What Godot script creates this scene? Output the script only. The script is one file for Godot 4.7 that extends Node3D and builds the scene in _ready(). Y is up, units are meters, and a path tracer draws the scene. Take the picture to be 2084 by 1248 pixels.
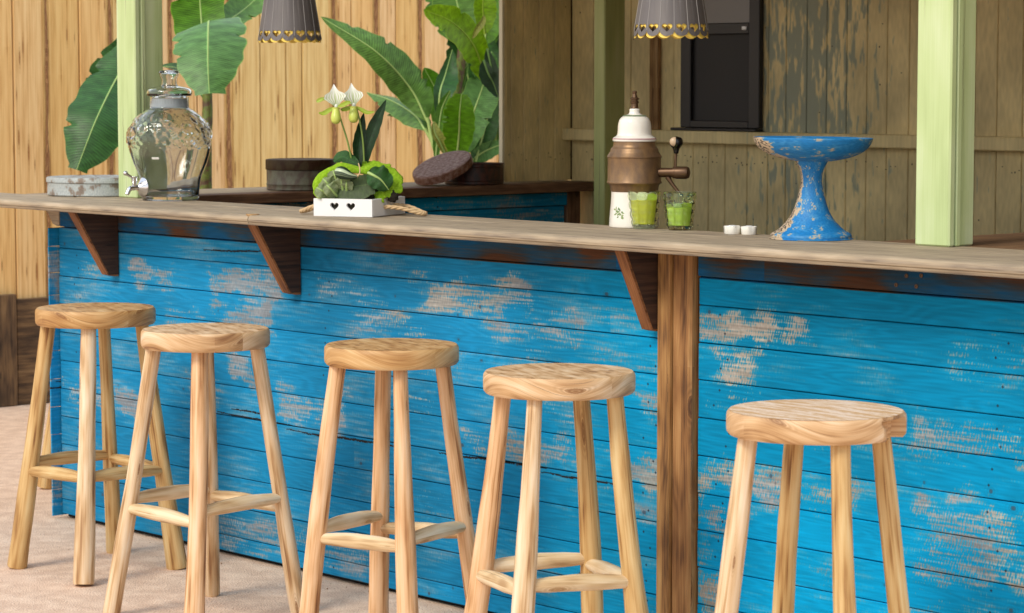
extends Node3D
# An outdoor bar: x runs along the counter, z points from the counter to the stools, y is up. Metres.

var NONE: Callable
var rng := RandomNumberGenerator.new()
const TOP := 1.131            # height of the counters
const RIGHT_TURN := 0.8486    # yaw of objects that face the viewer's side

# ------------------------------------------------------------------ nodes
func thing(called: String, label: String, category: String, at := Vector3.ZERO, turn := 0.0, group := "") -> Node3D:
	var o := Node3D.new()
	o.name = called
	add_child(o, true)
	o.position = at
	o.rotation.y = turn
	o.set_meta("label", label)
	o.set_meta("category", category)
	if group != "":
		o.set_meta("group", group)
	return o

func part(called: String, st: SurfaceTool, m: Material, parent: Node3D, stuff := false) -> MeshInstance3D:
	st.generate_normals()
	var o := MeshInstance3D.new()
	o.name = called
	o.mesh = st.commit()
	o.material_override = null
	(o.mesh as ArrayMesh).surface_set_material(0, m)
	parent.add_child(o, true)
	if stuff:
		o.set_meta("kind", "stuff")
	return o

func mb() -> SurfaceTool:
	var st := SurfaceTool.new()
	st.begin(Mesh.PRIMITIVE_TRIANGLES)
	return st

# ------------------------------------------------------------------ shapes
func tri(st: SurfaceTool, a: Vector3, b: Vector3, c: Vector3, ua: Vector2, ub: Vector2, uc: Vector2) -> void:
	# a, b, c run counter-clockwise seen from outside
	st.set_uv(ua); st.add_vertex(a)
	st.set_uv(uc); st.add_vertex(c)
	st.set_uv(ub); st.add_vertex(b)

func quad(st: SurfaceTool, a: Vector3, b: Vector3, c: Vector3, d: Vector3, ua: Vector2, ub: Vector2, uc: Vector2, ud: Vector2) -> void:
	tri(st, a, b, c, ua, ub, uc)
	tri(st, a, c, d, ua, uc, ud)

# chamfered box between lo and hi; la: axis that u follows; va: axis that v follows (-1: the other one of each face)
func bx(st: SurfaceTool, lo: Vector3, hi: Vector3, c := 0.003, la := 0, va := -1, uvs := Vector4(1, 1, 0, 0), xf := Transform3D.IDENTITY) -> void:
	st.set_smooth_group(-1)
	var mid := (lo + hi) * 0.5
	var faces: Array = []
	var p := func(sx: float, sy: float, sz: float, ax: int) -> Vector3:
		var q := Vector3(hi.x if sx > 0 else lo.x, hi.y if sy > 0 else lo.y, hi.z if sz > 0 else lo.z)
		if ax != 0: q.x -= sx * c
		if ax != 1: q.y -= sy * c
		if ax != 2: q.z -= sz * c
		return q
	for s: float in [-1.0, 1.0]:
		faces.append([p.call(s, -1.0, -1.0, 0), p.call(s, 1.0, -1.0, 0), p.call(s, 1.0, 1.0, 0), p.call(s, -1.0, 1.0, 0)])
		faces.append([p.call(-1.0, s, -1.0, 1), p.call(1.0, s, -1.0, 1), p.call(1.0, s, 1.0, 1), p.call(-1.0, s, 1.0, 1)])
		faces.append([p.call(-1.0, -1.0, s, 2), p.call(1.0, -1.0, s, 2), p.call(1.0, 1.0, s, 2), p.call(-1.0, 1.0, s, 2)])
	if c > 0.0:
		for s: float in [-1.0, 1.0]:
			for t: float in [-1.0, 1.0]:
				faces.append([p.call(s, t, -1.0, 0), p.call(s, t, 1.0, 0), p.call(s, t, 1.0, 1), p.call(s, t, -1.0, 1)])
				faces.append([p.call(-1.0, s, t, 1), p.call(1.0, s, t, 1), p.call(1.0, s, t, 2), p.call(-1.0, s, t, 2)])
				faces.append([p.call(s, -1.0, t, 0), p.call(s, 1.0, t, 0), p.call(s, 1.0, t, 2), p.call(s, -1.0, t, 2)])
				for r: float in [-1.0, 1.0]:
					faces.append([p.call(s, t, r, 0), p.call(s, t, r, 1), p.call(s, t, r, 2)])
	for f: Array in faces:
		var n: Vector3 = ((f[1] as Vector3) - f[0]).cross((f[2] as Vector3) - f[0])
		var cen := Vector3.ZERO
		for q: Vector3 in f: cen += q
		cen /= f.size()
		if n.dot(cen - mid) < 0.0:
			f.reverse()
			n = -n
		var v2 := va
		if va < 0:
			var a := n.abs()
			var o1 := (la + 1) % 3
			var o2 := (la + 2) % 3
			v2 = o2 if a[o1] > a[o2] else o1
		var us: Array = []
		for q: Vector3 in f:
			us.append(Vector2(q[la] * uvs.x + uvs.z, q[v2] * uvs.y + uvs.w))
		if f.size() == 4:
			quad(st, xf * f[0], xf * f[1], xf * f[2], xf * f[3], us[0], us[1], us[2], us[3])
		else:
			tri(st, xf * f[0], xf * f[1], xf * f[2], us[0], us[1], us[2])

func rnd_uv(su := 1.0, sv := 1.0) -> Vector4:
	return Vector4(su, sv, rng.randf(), rng.randf())

# extruded outline in the plane of two axes, between a0 and a1 of the third (ax)
func prism(st: SurfaceTool, outline: PackedVector2Array, ax: int, a0: float, a1: float, uvs := Vector4(1, 1, 0, 0), swap := false) -> void:
	st.set_smooth_group(-1)
	var lift := func(v: Vector2, a: float) -> Vector3:
		if ax == 0: return Vector3(a, v.y, v.x)
		if ax == 1: return Vector3(v.x, a, v.y)
		return Vector3(v.x, v.y, a)
	var idx := Geometry2D.triangulate_polygon(outline)
	var mid := Vector3.ZERO
	for v in outline: mid += lift.call(v, (a0 + a1) * 0.5)
	mid /= outline.size()
	for e: float in [a0, a1]:
		for i in range(0, idx.size(), 3):
			var f: Array = [lift.call(outline[idx[i]], e), lift.call(outline[idx[i + 1]], e), lift.call(outline[idx[i + 2]], e)]
			var n: Vector3 = ((f[1] as Vector3) - f[0]).cross((f[2] as Vector3) - f[0])
			if n[ax] * (e - (a0 + a1) * 0.5) < 0.0: f.reverse()
			var us: Array = []
			for q: Vector3 in f:
				var w := Vector2(q.z, q.y) if ax == 0 else (Vector2(q.x, q.z) if ax == 1 else Vector2(q.x, q.y))
				us.append(Vector2(w.x * uvs.x + uvs.z, w.y * uvs.y + uvs.w))
			tri(st, f[0], f[1], f[2], us[0], us[1], us[2])
	var ccw := not Geometry2D.is_polygon_clockwise(outline)
	var along := 0.0
	for i in outline.size():
		var v0 := outline[i]
		var v1 := outline[(i + 1) % outline.size()]
		var l := v0.distance_to(v1)
		var f: Array = [lift.call(v0, a0), lift.call(v1, a0), lift.call(v1, a1), lift.call(v0, a1)]
		# outward direction in 2D
		var d := (v1 - v0).orthogonal()
		var out2: Vector3 = (lift.call(v0 + d * 0.001, a0) as Vector3) - (lift.call(v0, a0) as Vector3)
		var test := (v0 + v1) * 0.5 + d.normalized() * 0.0005
		if Geometry2D.is_point_in_polygon(test, outline): out2 = -out2
		var n: Vector3 = ((f[1] as Vector3) - f[0]).cross((f[2] as Vector3) - f[0])
		if n.dot(out2) < 0.0:
			f.reverse()
		var us: Array = []
		for q: Vector3 in f:
			var at_end := absf(q[ax] - a1) < 1e-5
			var on1: bool = q.distance_to(lift.call(v1, q[ax])) < 1e-6
			var ul := along + (l if on1 else 0.0)
			var ua: float = a1 if at_end else a0
			us.append(Vector2(ua * uvs.x + uvs.z, ul * uvs.y + uvs.w) if swap else Vector2(ul * uvs.x + uvs.z, ua * uvs.y + uvs.w))
		quad(st, f[0], f[1], f[2], f[3], us[0], us[1], us[2], us[3])
		along += l

func curve(pts: Array, n: int) -> PackedVector3Array:
	# Catmull-Rom through the points, n samples
	var out := PackedVector3Array()
	var k := pts.size() - 1
	for i in n:
		var t := float(i) / (n - 1) * k
		var j := mini(int(t), k - 1)
		var u := t - j
		var p1: Vector3 = pts[j]
		var p2: Vector3 = pts[j + 1]
		var p0: Vector3 = pts[j - 1] if j > 0 else p1 * 2.0 - p2
		var p3: Vector3 = pts[j + 2] if j + 2 <= k else p2 * 2.0 - p1
		out.append(0.5 * (2.0 * p1 + (p2 - p0) * u + (2.0 * p0 - 5.0 * p1 + 4.0 * p2 - p3) * u * u + (3.0 * p1 - p0 - 3.0 * p2 + p3) * u * u * u))
	return out

# tube along points; radii: one per point; flat: ratio of the second half-axis; jitter makes it hand-made
func tube(st: SurfaceTool, pts: PackedVector3Array, radii: PackedFloat32Array, sides := 12, uvs := Vector4(1, 1, 0, 0), flat := 1.0, ref := Vector3.UP, jitter := 0.0, twist := 0.0) -> void:
	st.set_smooth_group(1)
	var rings: Array = []
	var along := 0.0
	var vs: Array = []
	for i in pts.size():
		var t := (pts[mini(i + 1, pts.size() - 1)] - pts[maxi(i - 1, 0)]).normalized()
		var r2 := ref if absf(t.dot(ref)) < 0.95 else Vector3(0.31, 0.1, 0.94)
		var a := t.cross(r2).normalized()
		var b := a.cross(t).normalized()
		if i > 0: along += pts[i].distance_to(pts[i - 1])
		var ring := PackedVector3Array()
		for k in sides:
			var th := TAU * k / sides + twist * along
			var rr := radii[i] * (1.0 + (rng.randf() - 0.5) * 2.0 * jitter)
			ring.append(pts[i] + a * cos(th) * rr + b * sin(th) * rr * flat)
		rings.append(ring)
		vs.append(along)
	var circ := TAU * radii[radii.size() / 2]
	for i in pts.size() - 1:
		for k in sides:
			var k2 := (k + 1) % sides
			var u0 := Vector2(vs[i] * uvs.x + uvs.z, circ * k / sides * uvs.y + uvs.w)
			var u1 := Vector2(vs[i + 1] * uvs.x + uvs.z, u0.y)
			var du := Vector2(0, circ / sides * uvs.y)
			quad(st, rings[i][k], rings[i][k2], rings[i + 1][k2], rings[i + 1][k], u0, u0 + du, u1 + du, u1)
	st.set_smooth_group(-1)
	for e in 2:
		var ring: PackedVector3Array = rings[0] if e == 0 else rings[-1]
		var cen: Vector3 = pts[0] if e == 0 else pts[pts.size() - 1]
		var uc := Vector2(uvs.z, uvs.w)
		for k in sides:
			var q1: Vector3 = ring[k]
			var q2: Vector3 = ring[(k + 1) % sides]
			var w1 := uc + Vector2(0.02, 0.02) * cos(TAU * k / sides)
			if e == 0: tri(st, cen, q2, q1, uc, w1, w1)
			else: tri(st, cen, q1, q2, uc, w1, w1)

# lathe: profile of (radius, height) from bottom to top; closed: joins last to first (for shells)
func lathe(st: SurfaceTool, prof: PackedVector2Array, segs := 48, xf := Transform3D.IDENTITY, bump: Callable = NONE, closed := false, squash := 1.0, uscale := 1.0) -> void:
	var n := prof.size()
	var vs := PackedFloat32Array([0.0])
	for i in range(1, n):
		vs.append(vs[i - 1] + prof[i].distance_to(prof[i - 1]))
	var total := vs[n - 1]
	var grid: Array = []
	for i in n:
		var row := PackedVector3Array()
		for k in segs:
			var a := TAU * k / segs
			var r := prof[i].x
			if bump.is_valid(): r += (bump.call(a, prof[i].y, i) as float)
			row.append(xf * Vector3(cos(a) * r, prof[i].y, sin(a) * r * squash))
		grid.append(row)
	var sg := 1
	var m := n if closed else n - 1
	for i in m:
		var i2 := (i + 1) % n
		if i > 0:
			var d0 := (prof[i] - prof[i - 1]).normalized()
			var d1 := (prof[i2] - prof[i]).normalized()
			if d0.dot(d1) < 0.75: sg += 1
		st.set_smooth_group(sg)
		for k in segs:
			var k2 := (k + 1) % segs
			var ua := float(k) / segs * uscale
			var ub := float(k + 1) / segs * uscale
			var va := vs[i] / total
			var vb := vs[i2] / total
			if prof[i].x < 1e-6 and not bump.is_valid():
				tri(st, grid[i][k], grid[i2][k], grid[i2][k2], Vector2(ua, va), Vector2(ua, vb), Vector2(ub, vb))
			elif prof[i2].x < 1e-6 and not bump.is_valid():
				tri(st, grid[i][k], grid[i2][k], grid[i][k2], Vector2(ua, va), Vector2(ua, vb), Vector2(ub, va))
			else:
				quad(st, grid[i][k], grid[i2][k], grid[i2][k2], grid[i][k2], Vector2(ua, va), Vector2(ua, vb), Vector2(ub, vb), Vector2(ub, va))

func smooth2(pts: Array, n: int) -> PackedVector2Array:
	var p3: Array = []
	for p: Vector2 in pts: p3.append(Vector3(p.x, p.y, 0))
	var out := PackedVector2Array()
	for q in curve(p3, n): out.append(Vector2(maxf(q.x, 0.0), q.y))
	return out

func ball(st: SurfaceTool, c: Vector3, r: Vector3, segs := 12, basis := Basis.IDENTITY) -> void:
	var prof := PackedVector2Array()
	for i in segs / 2 + 1:
		var a := -PI / 2 + PI * i / (segs / 2)
		prof.append(Vector2(maxf(cos(a), 0.0) if i > 0 and i < segs / 2 else 0.0, sin(a)))
	lathe(st, prof, segs, Transform3D(basis, c) * Transform3D(Basis.from_scale(r), Vector3.ZERO))

func heart(w: float, steps := 14) -> PackedVector2Array:
	var out := PackedVector2Array()
	for i in steps:
		var t := TAU * i / steps
		out.append(Vector2(16.0 * pow(sin(t), 3), 13.0 * cos(t) - 5.0 * cos(2 * t) - 2.0 * cos(3 * t) - cos(4 * t) + 2.5) * (w / 33.0))
	return out

# ------------------------------------------------------------------ textures
func nz(w: int, h: int, freq: float, octaves: int, sd: int, sx := 1, sy := 1, kind := FastNoiseLite.TYPE_SIMPLEX_SMOOTH, seamless := true) -> PackedByteArray:
	var f := FastNoiseLite.new()
	f.noise_type = kind
	f.seed = sd
	f.frequency = freq
	f.fractal_octaves = octaves
	if octaves <= 1: f.fractal_type = FastNoiseLite.FRACTAL_NONE
	var im: Image = f.get_seamless_image(w / sx, h / sy, false, false, 0.15) if seamless else f.get_image(w / sx, h / sy)
	im.convert(Image.FORMAT_L8)
	if sx > 1 or sy > 1: im.resize(w, h, Image.INTERPOLATE_CUBIC)
	return im.get_data()

func ramp(stops: Array) -> PackedByteArray:
	# stops: [position, colour] pairs -> 256 rgb triples
	var g := Gradient.new()
	g.offsets = PackedFloat32Array()
	g.colors = PackedColorArray()
	var offs := PackedFloat32Array()
	var cols := PackedColorArray()
	for s: Array in stops:
		offs.append(s[0]); cols.append(s[1])
	g.offsets = offs
	g.colors = cols
	var out := PackedByteArray()
	for i in 256:
		var c := g.sample(i / 255.0)
		out.append(c.r8); out.append(c.g8); out.append(c.b8)
	return out

func rgb(r: int, g: int, b: int) -> Color:
	return Color8(r, g, b)

func tex_of(data: PackedByteArray, w: int, h: int, fmt := Image.FORMAT_RGB8) -> ImageTexture:
	return ImageTexture.create_from_image(Image.create_from_data(w, h, false, fmt, data))

# wood with the grain along u. rings, fine and blotch weigh the layers; knots: how many
func wood(w: int, h: int, sd: int, stops: Array, rings := 1.0, fine := 0.35, blotch := 0.4, knots := 0, ringk := 0.09, cracks := 0) -> Array:
	var lut := ramp(stops)
	var a := nz(w, h, 0.035, 3, sd, 32, 1)
	var b := nz(w, h, 0.3, 3, sd + 1, 32, 1)
	var c := nz(w, h, 0.03, 3, sd + 2, 4, 2)
	var d := nz(w, h, 0.03, 2, sd + 3, 8, 2)
	var col := PackedByteArray()
	col.resize(w * h * 3)
	var bump := PackedByteArray()
	bump.resize(w * h)
	var i := 0
	for y in h:
		for x in w:
			var yy := y + (d[i] - 128) * 0.35
			var t := 0.5 + 0.14 * rings * sin(yy * ringk * TAU + a[i] * 0.04) + (a[i] - 128) * 0.0018 + (b[i] - 128) * 0.0039 * fine + (c[i] - 128) * 0.0039 * blotch
			var q := clampi(int(t * 255.0), 0, 255)
			bump[i] = clampi((b[i] + q) >> 1, 0, 255)
			q *= 3
			var j := i * 3
			col[j] = lut[q]; col[j + 1] = lut[q + 1]; col[j + 2] = lut[q + 2]
			i += 1
	var r := RandomNumberGenerator.new()
	r.seed = sd
	for k in knots:
		var kx := r.randf_range(30, w - 30)
		var ky := r.randf_range(20, h - 20)
		var kr := r.randf_range(5.0, 13.0)
		for y in range(maxi(0, int(ky - kr * 2)), mini(h, int(ky + kr * 2))):
			for x in range(maxi(0, int(kx - kr * 4)), mini(w, int(kx + kr * 4))):
				var e := Vector2((x - kx) / (kr * 1.6), (y - ky) / kr).length()
				if e > 2.0: continue
				var m := 0.0
				if e < 0.8: m = 0.78 + 0.2 * sin(e * 16.0)
				else: m = maxf(0.0, (2.0 - e) / 1.2) * (0.22 + 0.2 * sin(e * 13.0))
				var j := (y * w + x) * 3
				col[j] = int(lerpf(col[j], lut[12], m)); col[j + 1] = int(lerpf(col[j + 1], lut[13], m)); col[j + 2] = int(lerpf(col[j + 2], lut[14], m))
				bump[y * w + x] = int(bump[y * w + x] * (1.0 - m * 0.4))
	for k in cracks:
		var cx := r.randf_range(0, w)
		var cy := r.randf_range(4, h - 4)
		var n := r.randi_range(40, 260)
		var strong := r.randf_range(0.35, 0.85)
		for q in n:
			cy = clampf(cy + r.randf_range(-0.25, 0.25), 2, h - 3)
			var m := strong * sin(PI * q / n)
			var o := int(cy) * w + int(cx + q) % w
			for z in 3: col[o * 3 + z] = int(lerpf(col[o * 3 + z], 70.0 - z * 14.0, m))
			bump[o] = int(bump[o] * (1.0 - m))
	return [tex_of(col, w, h), tex_of(bump, w, h, Image.FORMAT_L8)]

func mat(c: Color, rough := 0.8, tex: Texture2D = null, bump: Texture2D = null, depth := 0.1, uv := Vector3.ONE) -> StandardMaterial3D:
	var m := StandardMaterial3D.new()
	m.albedo_color = c
	m.roughness = rough
	m.uv1_scale = uv
	if tex: m.albedo_texture = tex
	if bump:
		m.heightmap_enabled = true
		m.heightmap_texture = bump
		m.heightmap_scale = depth
	return m

func tinted(m: StandardMaterial3D, c: Color) -> StandardMaterial3D:
	var n: StandardMaterial3D = m.duplicate()
	n.albedo_color = c
	return n

func mottled(w: int, h: int, sd: int, base: Array, over: Array, freq := 0.03, cut := 0.5, soft := 0.12, freq2 := 0.15, sx := 1) -> Array:
	# two materials on one surface: base shows where the noise is below cut
	var l0 := ramp(base)
	var l1 := ramp(over)
	var a := nz(w, h, freq, 4, sd, sx, 1)
	var b := nz(w, h, freq2, 3, sd + 1, sx, 1)
	var col := PackedByteArray()
	col.resize(w * h * 3)
	var bump := PackedByteArray()
	bump.resize(w * h)
	for i in w * h:
		var m := clampf((a[i] / 255.0 * 0.75 + b[i] / 255.0 * 0.25 - cut) / soft + 0.5, 0.0, 1.0)
		var q := b[i] * 3
		var j := i * 3
		for k in 3: col[j + k] = int(lerpf(l0[q + k], l1[q + k], m))
		bump[i] = int(b[i] * 0.4 + m * 90.0)
	return [tex_of(col, w, h), tex_of(bump, w, h, Image.FORMAT_L8)]

# the painted front of the bar: 4.7 m by 1.175 m, worn where it has been rubbed
const WORN := "53,86,77,94,90 98,86,136,94,95 102,75,129,84,90 18,87,33,93,50 179,79,205,87,55 157,88,187,94,45 205,87,257,98,80 230,80,276,91,55 13,73,24,82,50 7,41,40,51,60 42,40,61,48,90 107,58,121,67,95 134,49,171,58,85 71,73,102,81,50 247,46,273,56,75 289,45,308,53,90 101,1,133,14,60 117,5,154,15,55 297,64,308,71,70 194,67,224,77,40 245,74,261,82,50 276,75,308,83,40"
const WORN2 := "170,76,194,84,40 228,42,241,53,60 154,1,184,15,50 85,52,107,59,40 189,54,216,63,45 276,88,306,94,35 205,25,230,34,40 251,59,276,67,35 293,32,308,43,45 322,87,356,94,100 325,76,341,86,85 326,69,346,76,55 400,83,427,92,40 393,65,427,74,62 322,47,353,55,85 353,48,379,55,60 322,36,332,46,95 401,52,416,58,80 398,47,428,54,80 392,35,428,47,75 332,35,341,47,50 353,26,370,36,30 322,14,329,26,90 361,63,393,70,25 421,86,427,93,50 322,26,325,35,60 394,27,415,33,40"

func blue_wall() -> Array:
	var w := 2048
	var h := 512
	var fw := 512
	var fh := 128
	var field := PackedFloat32Array()
	field.resize(fw * fh)
	var edge := nz(fw, fh, 0.06, 3, 77, 1, 1, FastNoiseLite.TYPE_SIMPLEX_SMOOTH, false)
	for text: String in (WORN + " " + WORN2).split(" "):
		var v := text.split_floats(",")
		var x0 := (v[0] / 100.0 + 0.1) / 4.7 * fw
		var x1 := (v[2] / 100.0 + 0.1) / 4.7 * fw
		var y0 := (1.175 - v[3] / 100.0) / 1.175 * fh
		var y1 := (1.175 - v[1] / 100.0) / 1.175 * fh
		for y in range(maxi(0, int(y0) - 6), mini(fh, int(y1) + 7)):
			for x in range(maxi(0, int(x0) - 8), mini(fw, int(x1) + 9)):
				var e := (edge[y * fw + x] - 128) * 0.035
				var dx := minf(x - x0, x1 - x) + e * 2.0
				var dy := minf(y - y0, y1 - y) + e
				var s := clampf(0.5 + minf(dx * 0.12, dy * 0.22), 0.0, 1.0) * v[4] / 100.0
				var j := y * fw + x
				field[j] = maxf(field[j], s)
	var fb := PackedByteArray()
	fb.resize(fw * fh)
	for i in fw * fh: fb[i] = int(field[i] * 255.0)
	var fi := Image.create_from_data(fw, fh, false, Image.FORMAT_L8, fb)
	fi.resize(w, h, Image.INTERPOLATE_CUBIC)
	var fd := fi.get_data()
	var low := nz(w, h, 0.02, 3, 11, 4, 2, FastNoiseLite.TYPE_SIMPLEX_SMOOTH, false)
	var grain := nz(w, h, 0.3, 3, 12, 20, 1, FastNoiseLite.TYPE_SIMPLEX_SMOOTH, false)
	var saw := nz(w, h, 0.34, 2, 13, 1, 3, FastNoiseLite.TYPE_SIMPLEX_SMOOTH, false)
	var ring := nz(w, h, 0.03, 2, 14, 8, 1, FastNoiseLite.TYPE_SIMPLEX_SMOOTH, false)
	var streak := nz(w, h, 0.16, 3, 16, 16, 1, FastNoiseLite.TYPE_SIMPLEX_SMOOTH, false)
	var hue := nz(w, h, 0.01, 2, 17, 4, 2, FastNoiseLite.TYPE_SIMPLEX_SMOOTH, false)
	var tone := nz(w, h, 0.008, 2, 15, 4, 4, FastNoiseLite.TYPE_SIMPLEX_SMOOTH, false)
	var col := PackedByteArray()
	col.resize(w * h * 3)
	var bump := PackedByteArray()
	bump.resize(w * h)
	var plank_tone := PackedFloat32Array()
	for i in 40: plank_tone.append(rng.randf_range(-1.0, 1.0))
	var i := 0
	for y in h:
		var my := 1.175 - y * 1.175 / h
		var row := int(my / 0.0985 + 0.28)
		for x in w:
			var mx := x * 4.7 / w - 0.1
			var pt: float = plank_tone[row + (20 if mx > 3.15 else 0)]
			var g := grain[i] / 255.0
			var sw := saw[i] / 255.0
			# saw teeth: slanted rows of small ticks
			var teeth := 0.5 + 0.5 * sin((x + y * 0.35) * 1.75 + low[i] * 0.05)
			var f := fd[i] / 255.0
			var lw := low[i] / 255.0
			# every board has worn a little differently
			var lr := low[((y + row * 97) % h) * w + (x + row * 311) % w] / 255.0
			var stk := streak[i] / 255.0
			var hit := f * 0.95 + (lr - 0.5) * 0.6 + (sw - 0.5) * 0.85 + (stk - 0.5) * 0.95 + (g - 0.5) * 0.5 + (teeth - 0.5) * (0.45 if mx > 3.1 else 0.12) * minf(1.0, f * 2.0 + 0.2)
			var m := clampf((hit - 0.52) * 4.5, 0.0, 1.0)
			m *= clampf(f * 1.0 + 0.2, 0.0, 0.85 if mx > 3.1 else 0.74)
			var rg := sin(y * 0.55 + ring[i] * 0.13)
			var sh := 1.0 + pt * 0.05 + (tone[i] - 128) * 0.0012 + rg * 0.035 + (g - 0.5) * 0.16
			# towards the far end the paint is a little duller
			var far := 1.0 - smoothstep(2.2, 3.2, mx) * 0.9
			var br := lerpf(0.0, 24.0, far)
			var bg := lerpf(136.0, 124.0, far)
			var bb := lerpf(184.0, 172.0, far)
			# thin worn film everywhere
			var film := clampf((lr - 0.5) * 0.9 + (stk - 0.5) * 0.7 + (sw - 0.5) * 0.35 + f * 0.5 - (0.14 if mx > 3.15 else 0.02), 0.0, 0.6)
			br = lerpf(br, 148.0, film); bg = lerpf(bg, 158.0, film); bb = lerpf(bb, 172.0, film)
			var wv := (low[i] - 128) * 0.16 + (sw - 0.5) * 46.0
			var hu := clampf((hue[i] - 128) / 60.0 + (0.4 if mx > 3.15 else -0.1), 0.0, 1.0)
			var wr := lerpf(162.0, 188.0, hu) + rg * 4.0 + wv
			var wg := lerpf(156.0, 168.0, hu) + rg * 4.0 + wv
			var wb := lerpf(158.0, 152.0, hu) + rg * 4.0 + wv
			if my > 1.028:
				# the board under the counter: mostly bare brown wood
				var bare := clampf((lw - 0.5) * 2.2 + (0.85 if mx > 3.45 else (0.75 if mx > 1.9 and mx < 2.9 else 0.35)) + (g - 0.5) * 0.7, 0.0, 1.0)
				br = lerpf(24.0, 84.0, bare); bg = lerpf(84.0, 56.0, bare); bb = lerpf(128.0, 40.0, bare)
				wr = 88.0; wg = 58.0; wb = 42.0
			var j := i * 3
			col[j] = clampi(int(lerpf(br * sh, wr * (0.9 + (g - 0.5) * 0.35), m)), 0, 255)
			col[j + 1] = clampi(int(lerpf(bg * sh, wg * (0.9 + (g - 0.5) * 0.35), m)), 0, 255)
			col[j + 2] = clampi(int(lerpf(bb * sh, wb * (0.9 + (g - 0.5) * 0.35), m)), 0, 255)
			bump[i] = clampi(int(110.0 + (g - 0.5) * 110.0 + (1.0 - m) * 40.0 + rg * 12.0), 0, 255)
			i += 1
	# cracks, nails and knots
	var r := RandomNumberGenerator.new()
	r.seed = 5
	var px := func(mx: float, my: float) -> Vector2: return Vector2((mx + 0.1) / 4.7 * w, (1.175 - my) / 1.175 * h)
	for c: Array in [[1.02, 0.468, 1.5, 0.463, 1.1], [1.4, 0.447, 2.0, 0.449, 1.3], [1.1, 0.482, 1.33, 0.48, 0.9], [2.15, 0.452, 2.62, 0.455, 1.3], [2.6, 0.445, 2.95, 0.45, 1.0], [0.95, 0.992, 1.3, 1.002, 1.0]]:
		var p0: Vector2 = px.call(c[0], c[1])
		var p1: Vector2 = px.call(c[2], c[3])
		var wob := 0.0
		var n := int(p0.distance_to(p1))
		for k in n:
			wob = clampf(wob + r.randf_range(-0.3, 0.3), -1.6, 1.6)
			var q := p0.lerp(p1, float(k) / n) + Vector2(0, wob)
			var th: float = c[4] * sin(PI * k / n) * r.randf_range(0.3, 1.0)
			for yy in range(int(q.y - th), int(q.y + th) + 1):
				var o := (clampi(yy, 0, h - 1) * w + clampi(int(q.x), 0, w - 1))
				col[o * 3] = 40; col[o * 3 + 1] = 30; col[o * 3 + 2] = 28
				bump[o] = 0
	var nails: Array = []
	for row in 10:
		var yb := row * 0.0985 - 0.03
		for xx: float in [0.19, 1.62, 3.03, 3.3, 4.2]:
			nails.append([xx + r.randf_range(-0.03, 0.03), yb + 0.03 + r.randf_range(-0.008, 0.008)])
			nails.append([xx + r.randf_range(-0.03, 0.03), yb + 0.07 + r.randf_range(-0.008, 0.008)])
	for nl: Array in nails:
		var q: Vector2 = px.call(nl[0], nl[1])
		for yy in range(-1, 2):
			for xx in range(-1, 2):
				if absi(xx) + absi(yy) > 1: continue
				var o := (clampi(int(q.y) + yy, 0, h - 1) * w + clampi(int(q.x) + xx, 0, w - 1))
				col[o * 3] = 38; col[o * 3 + 1] = 46; col[o * 3 + 2] = 60
				bump[o] = 20
	for k in 46:
		var q: Vector2 = px.call(r.randf_range(0.1, 4.4), r.randf_range(0.02, 1.0))
		var kr := r.randf_range(2.0, 5.0)
		for yy in range(-12, 13):
			for xx in range(-14, 15):
				var e := Vector2(xx / (kr * 1.2), yy / kr).length()
				if e > 2.2: continue
				var m := (0.55 if e < 0.6 else 0.0) + maxf(0.0, 0.35 * sin(e * 8.0)) * (2.2 - e) / 2.2
				var o := (clampi(int(q.y) + yy, 0, h - 1) * w + clampi(int(q.x) + xx, 0, w - 1)) * 3
				col[o] = int(lerpf(col[o], 70.0, m)); col[o + 1] = int(lerpf(col[o + 1], 75.0, m)); col[o + 2] = int(lerpf(col[o + 2], 90.0, m))
	return [tex_of(col, w, h), tex_of(bump, w, h, Image.FORMAT_L8)]

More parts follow.
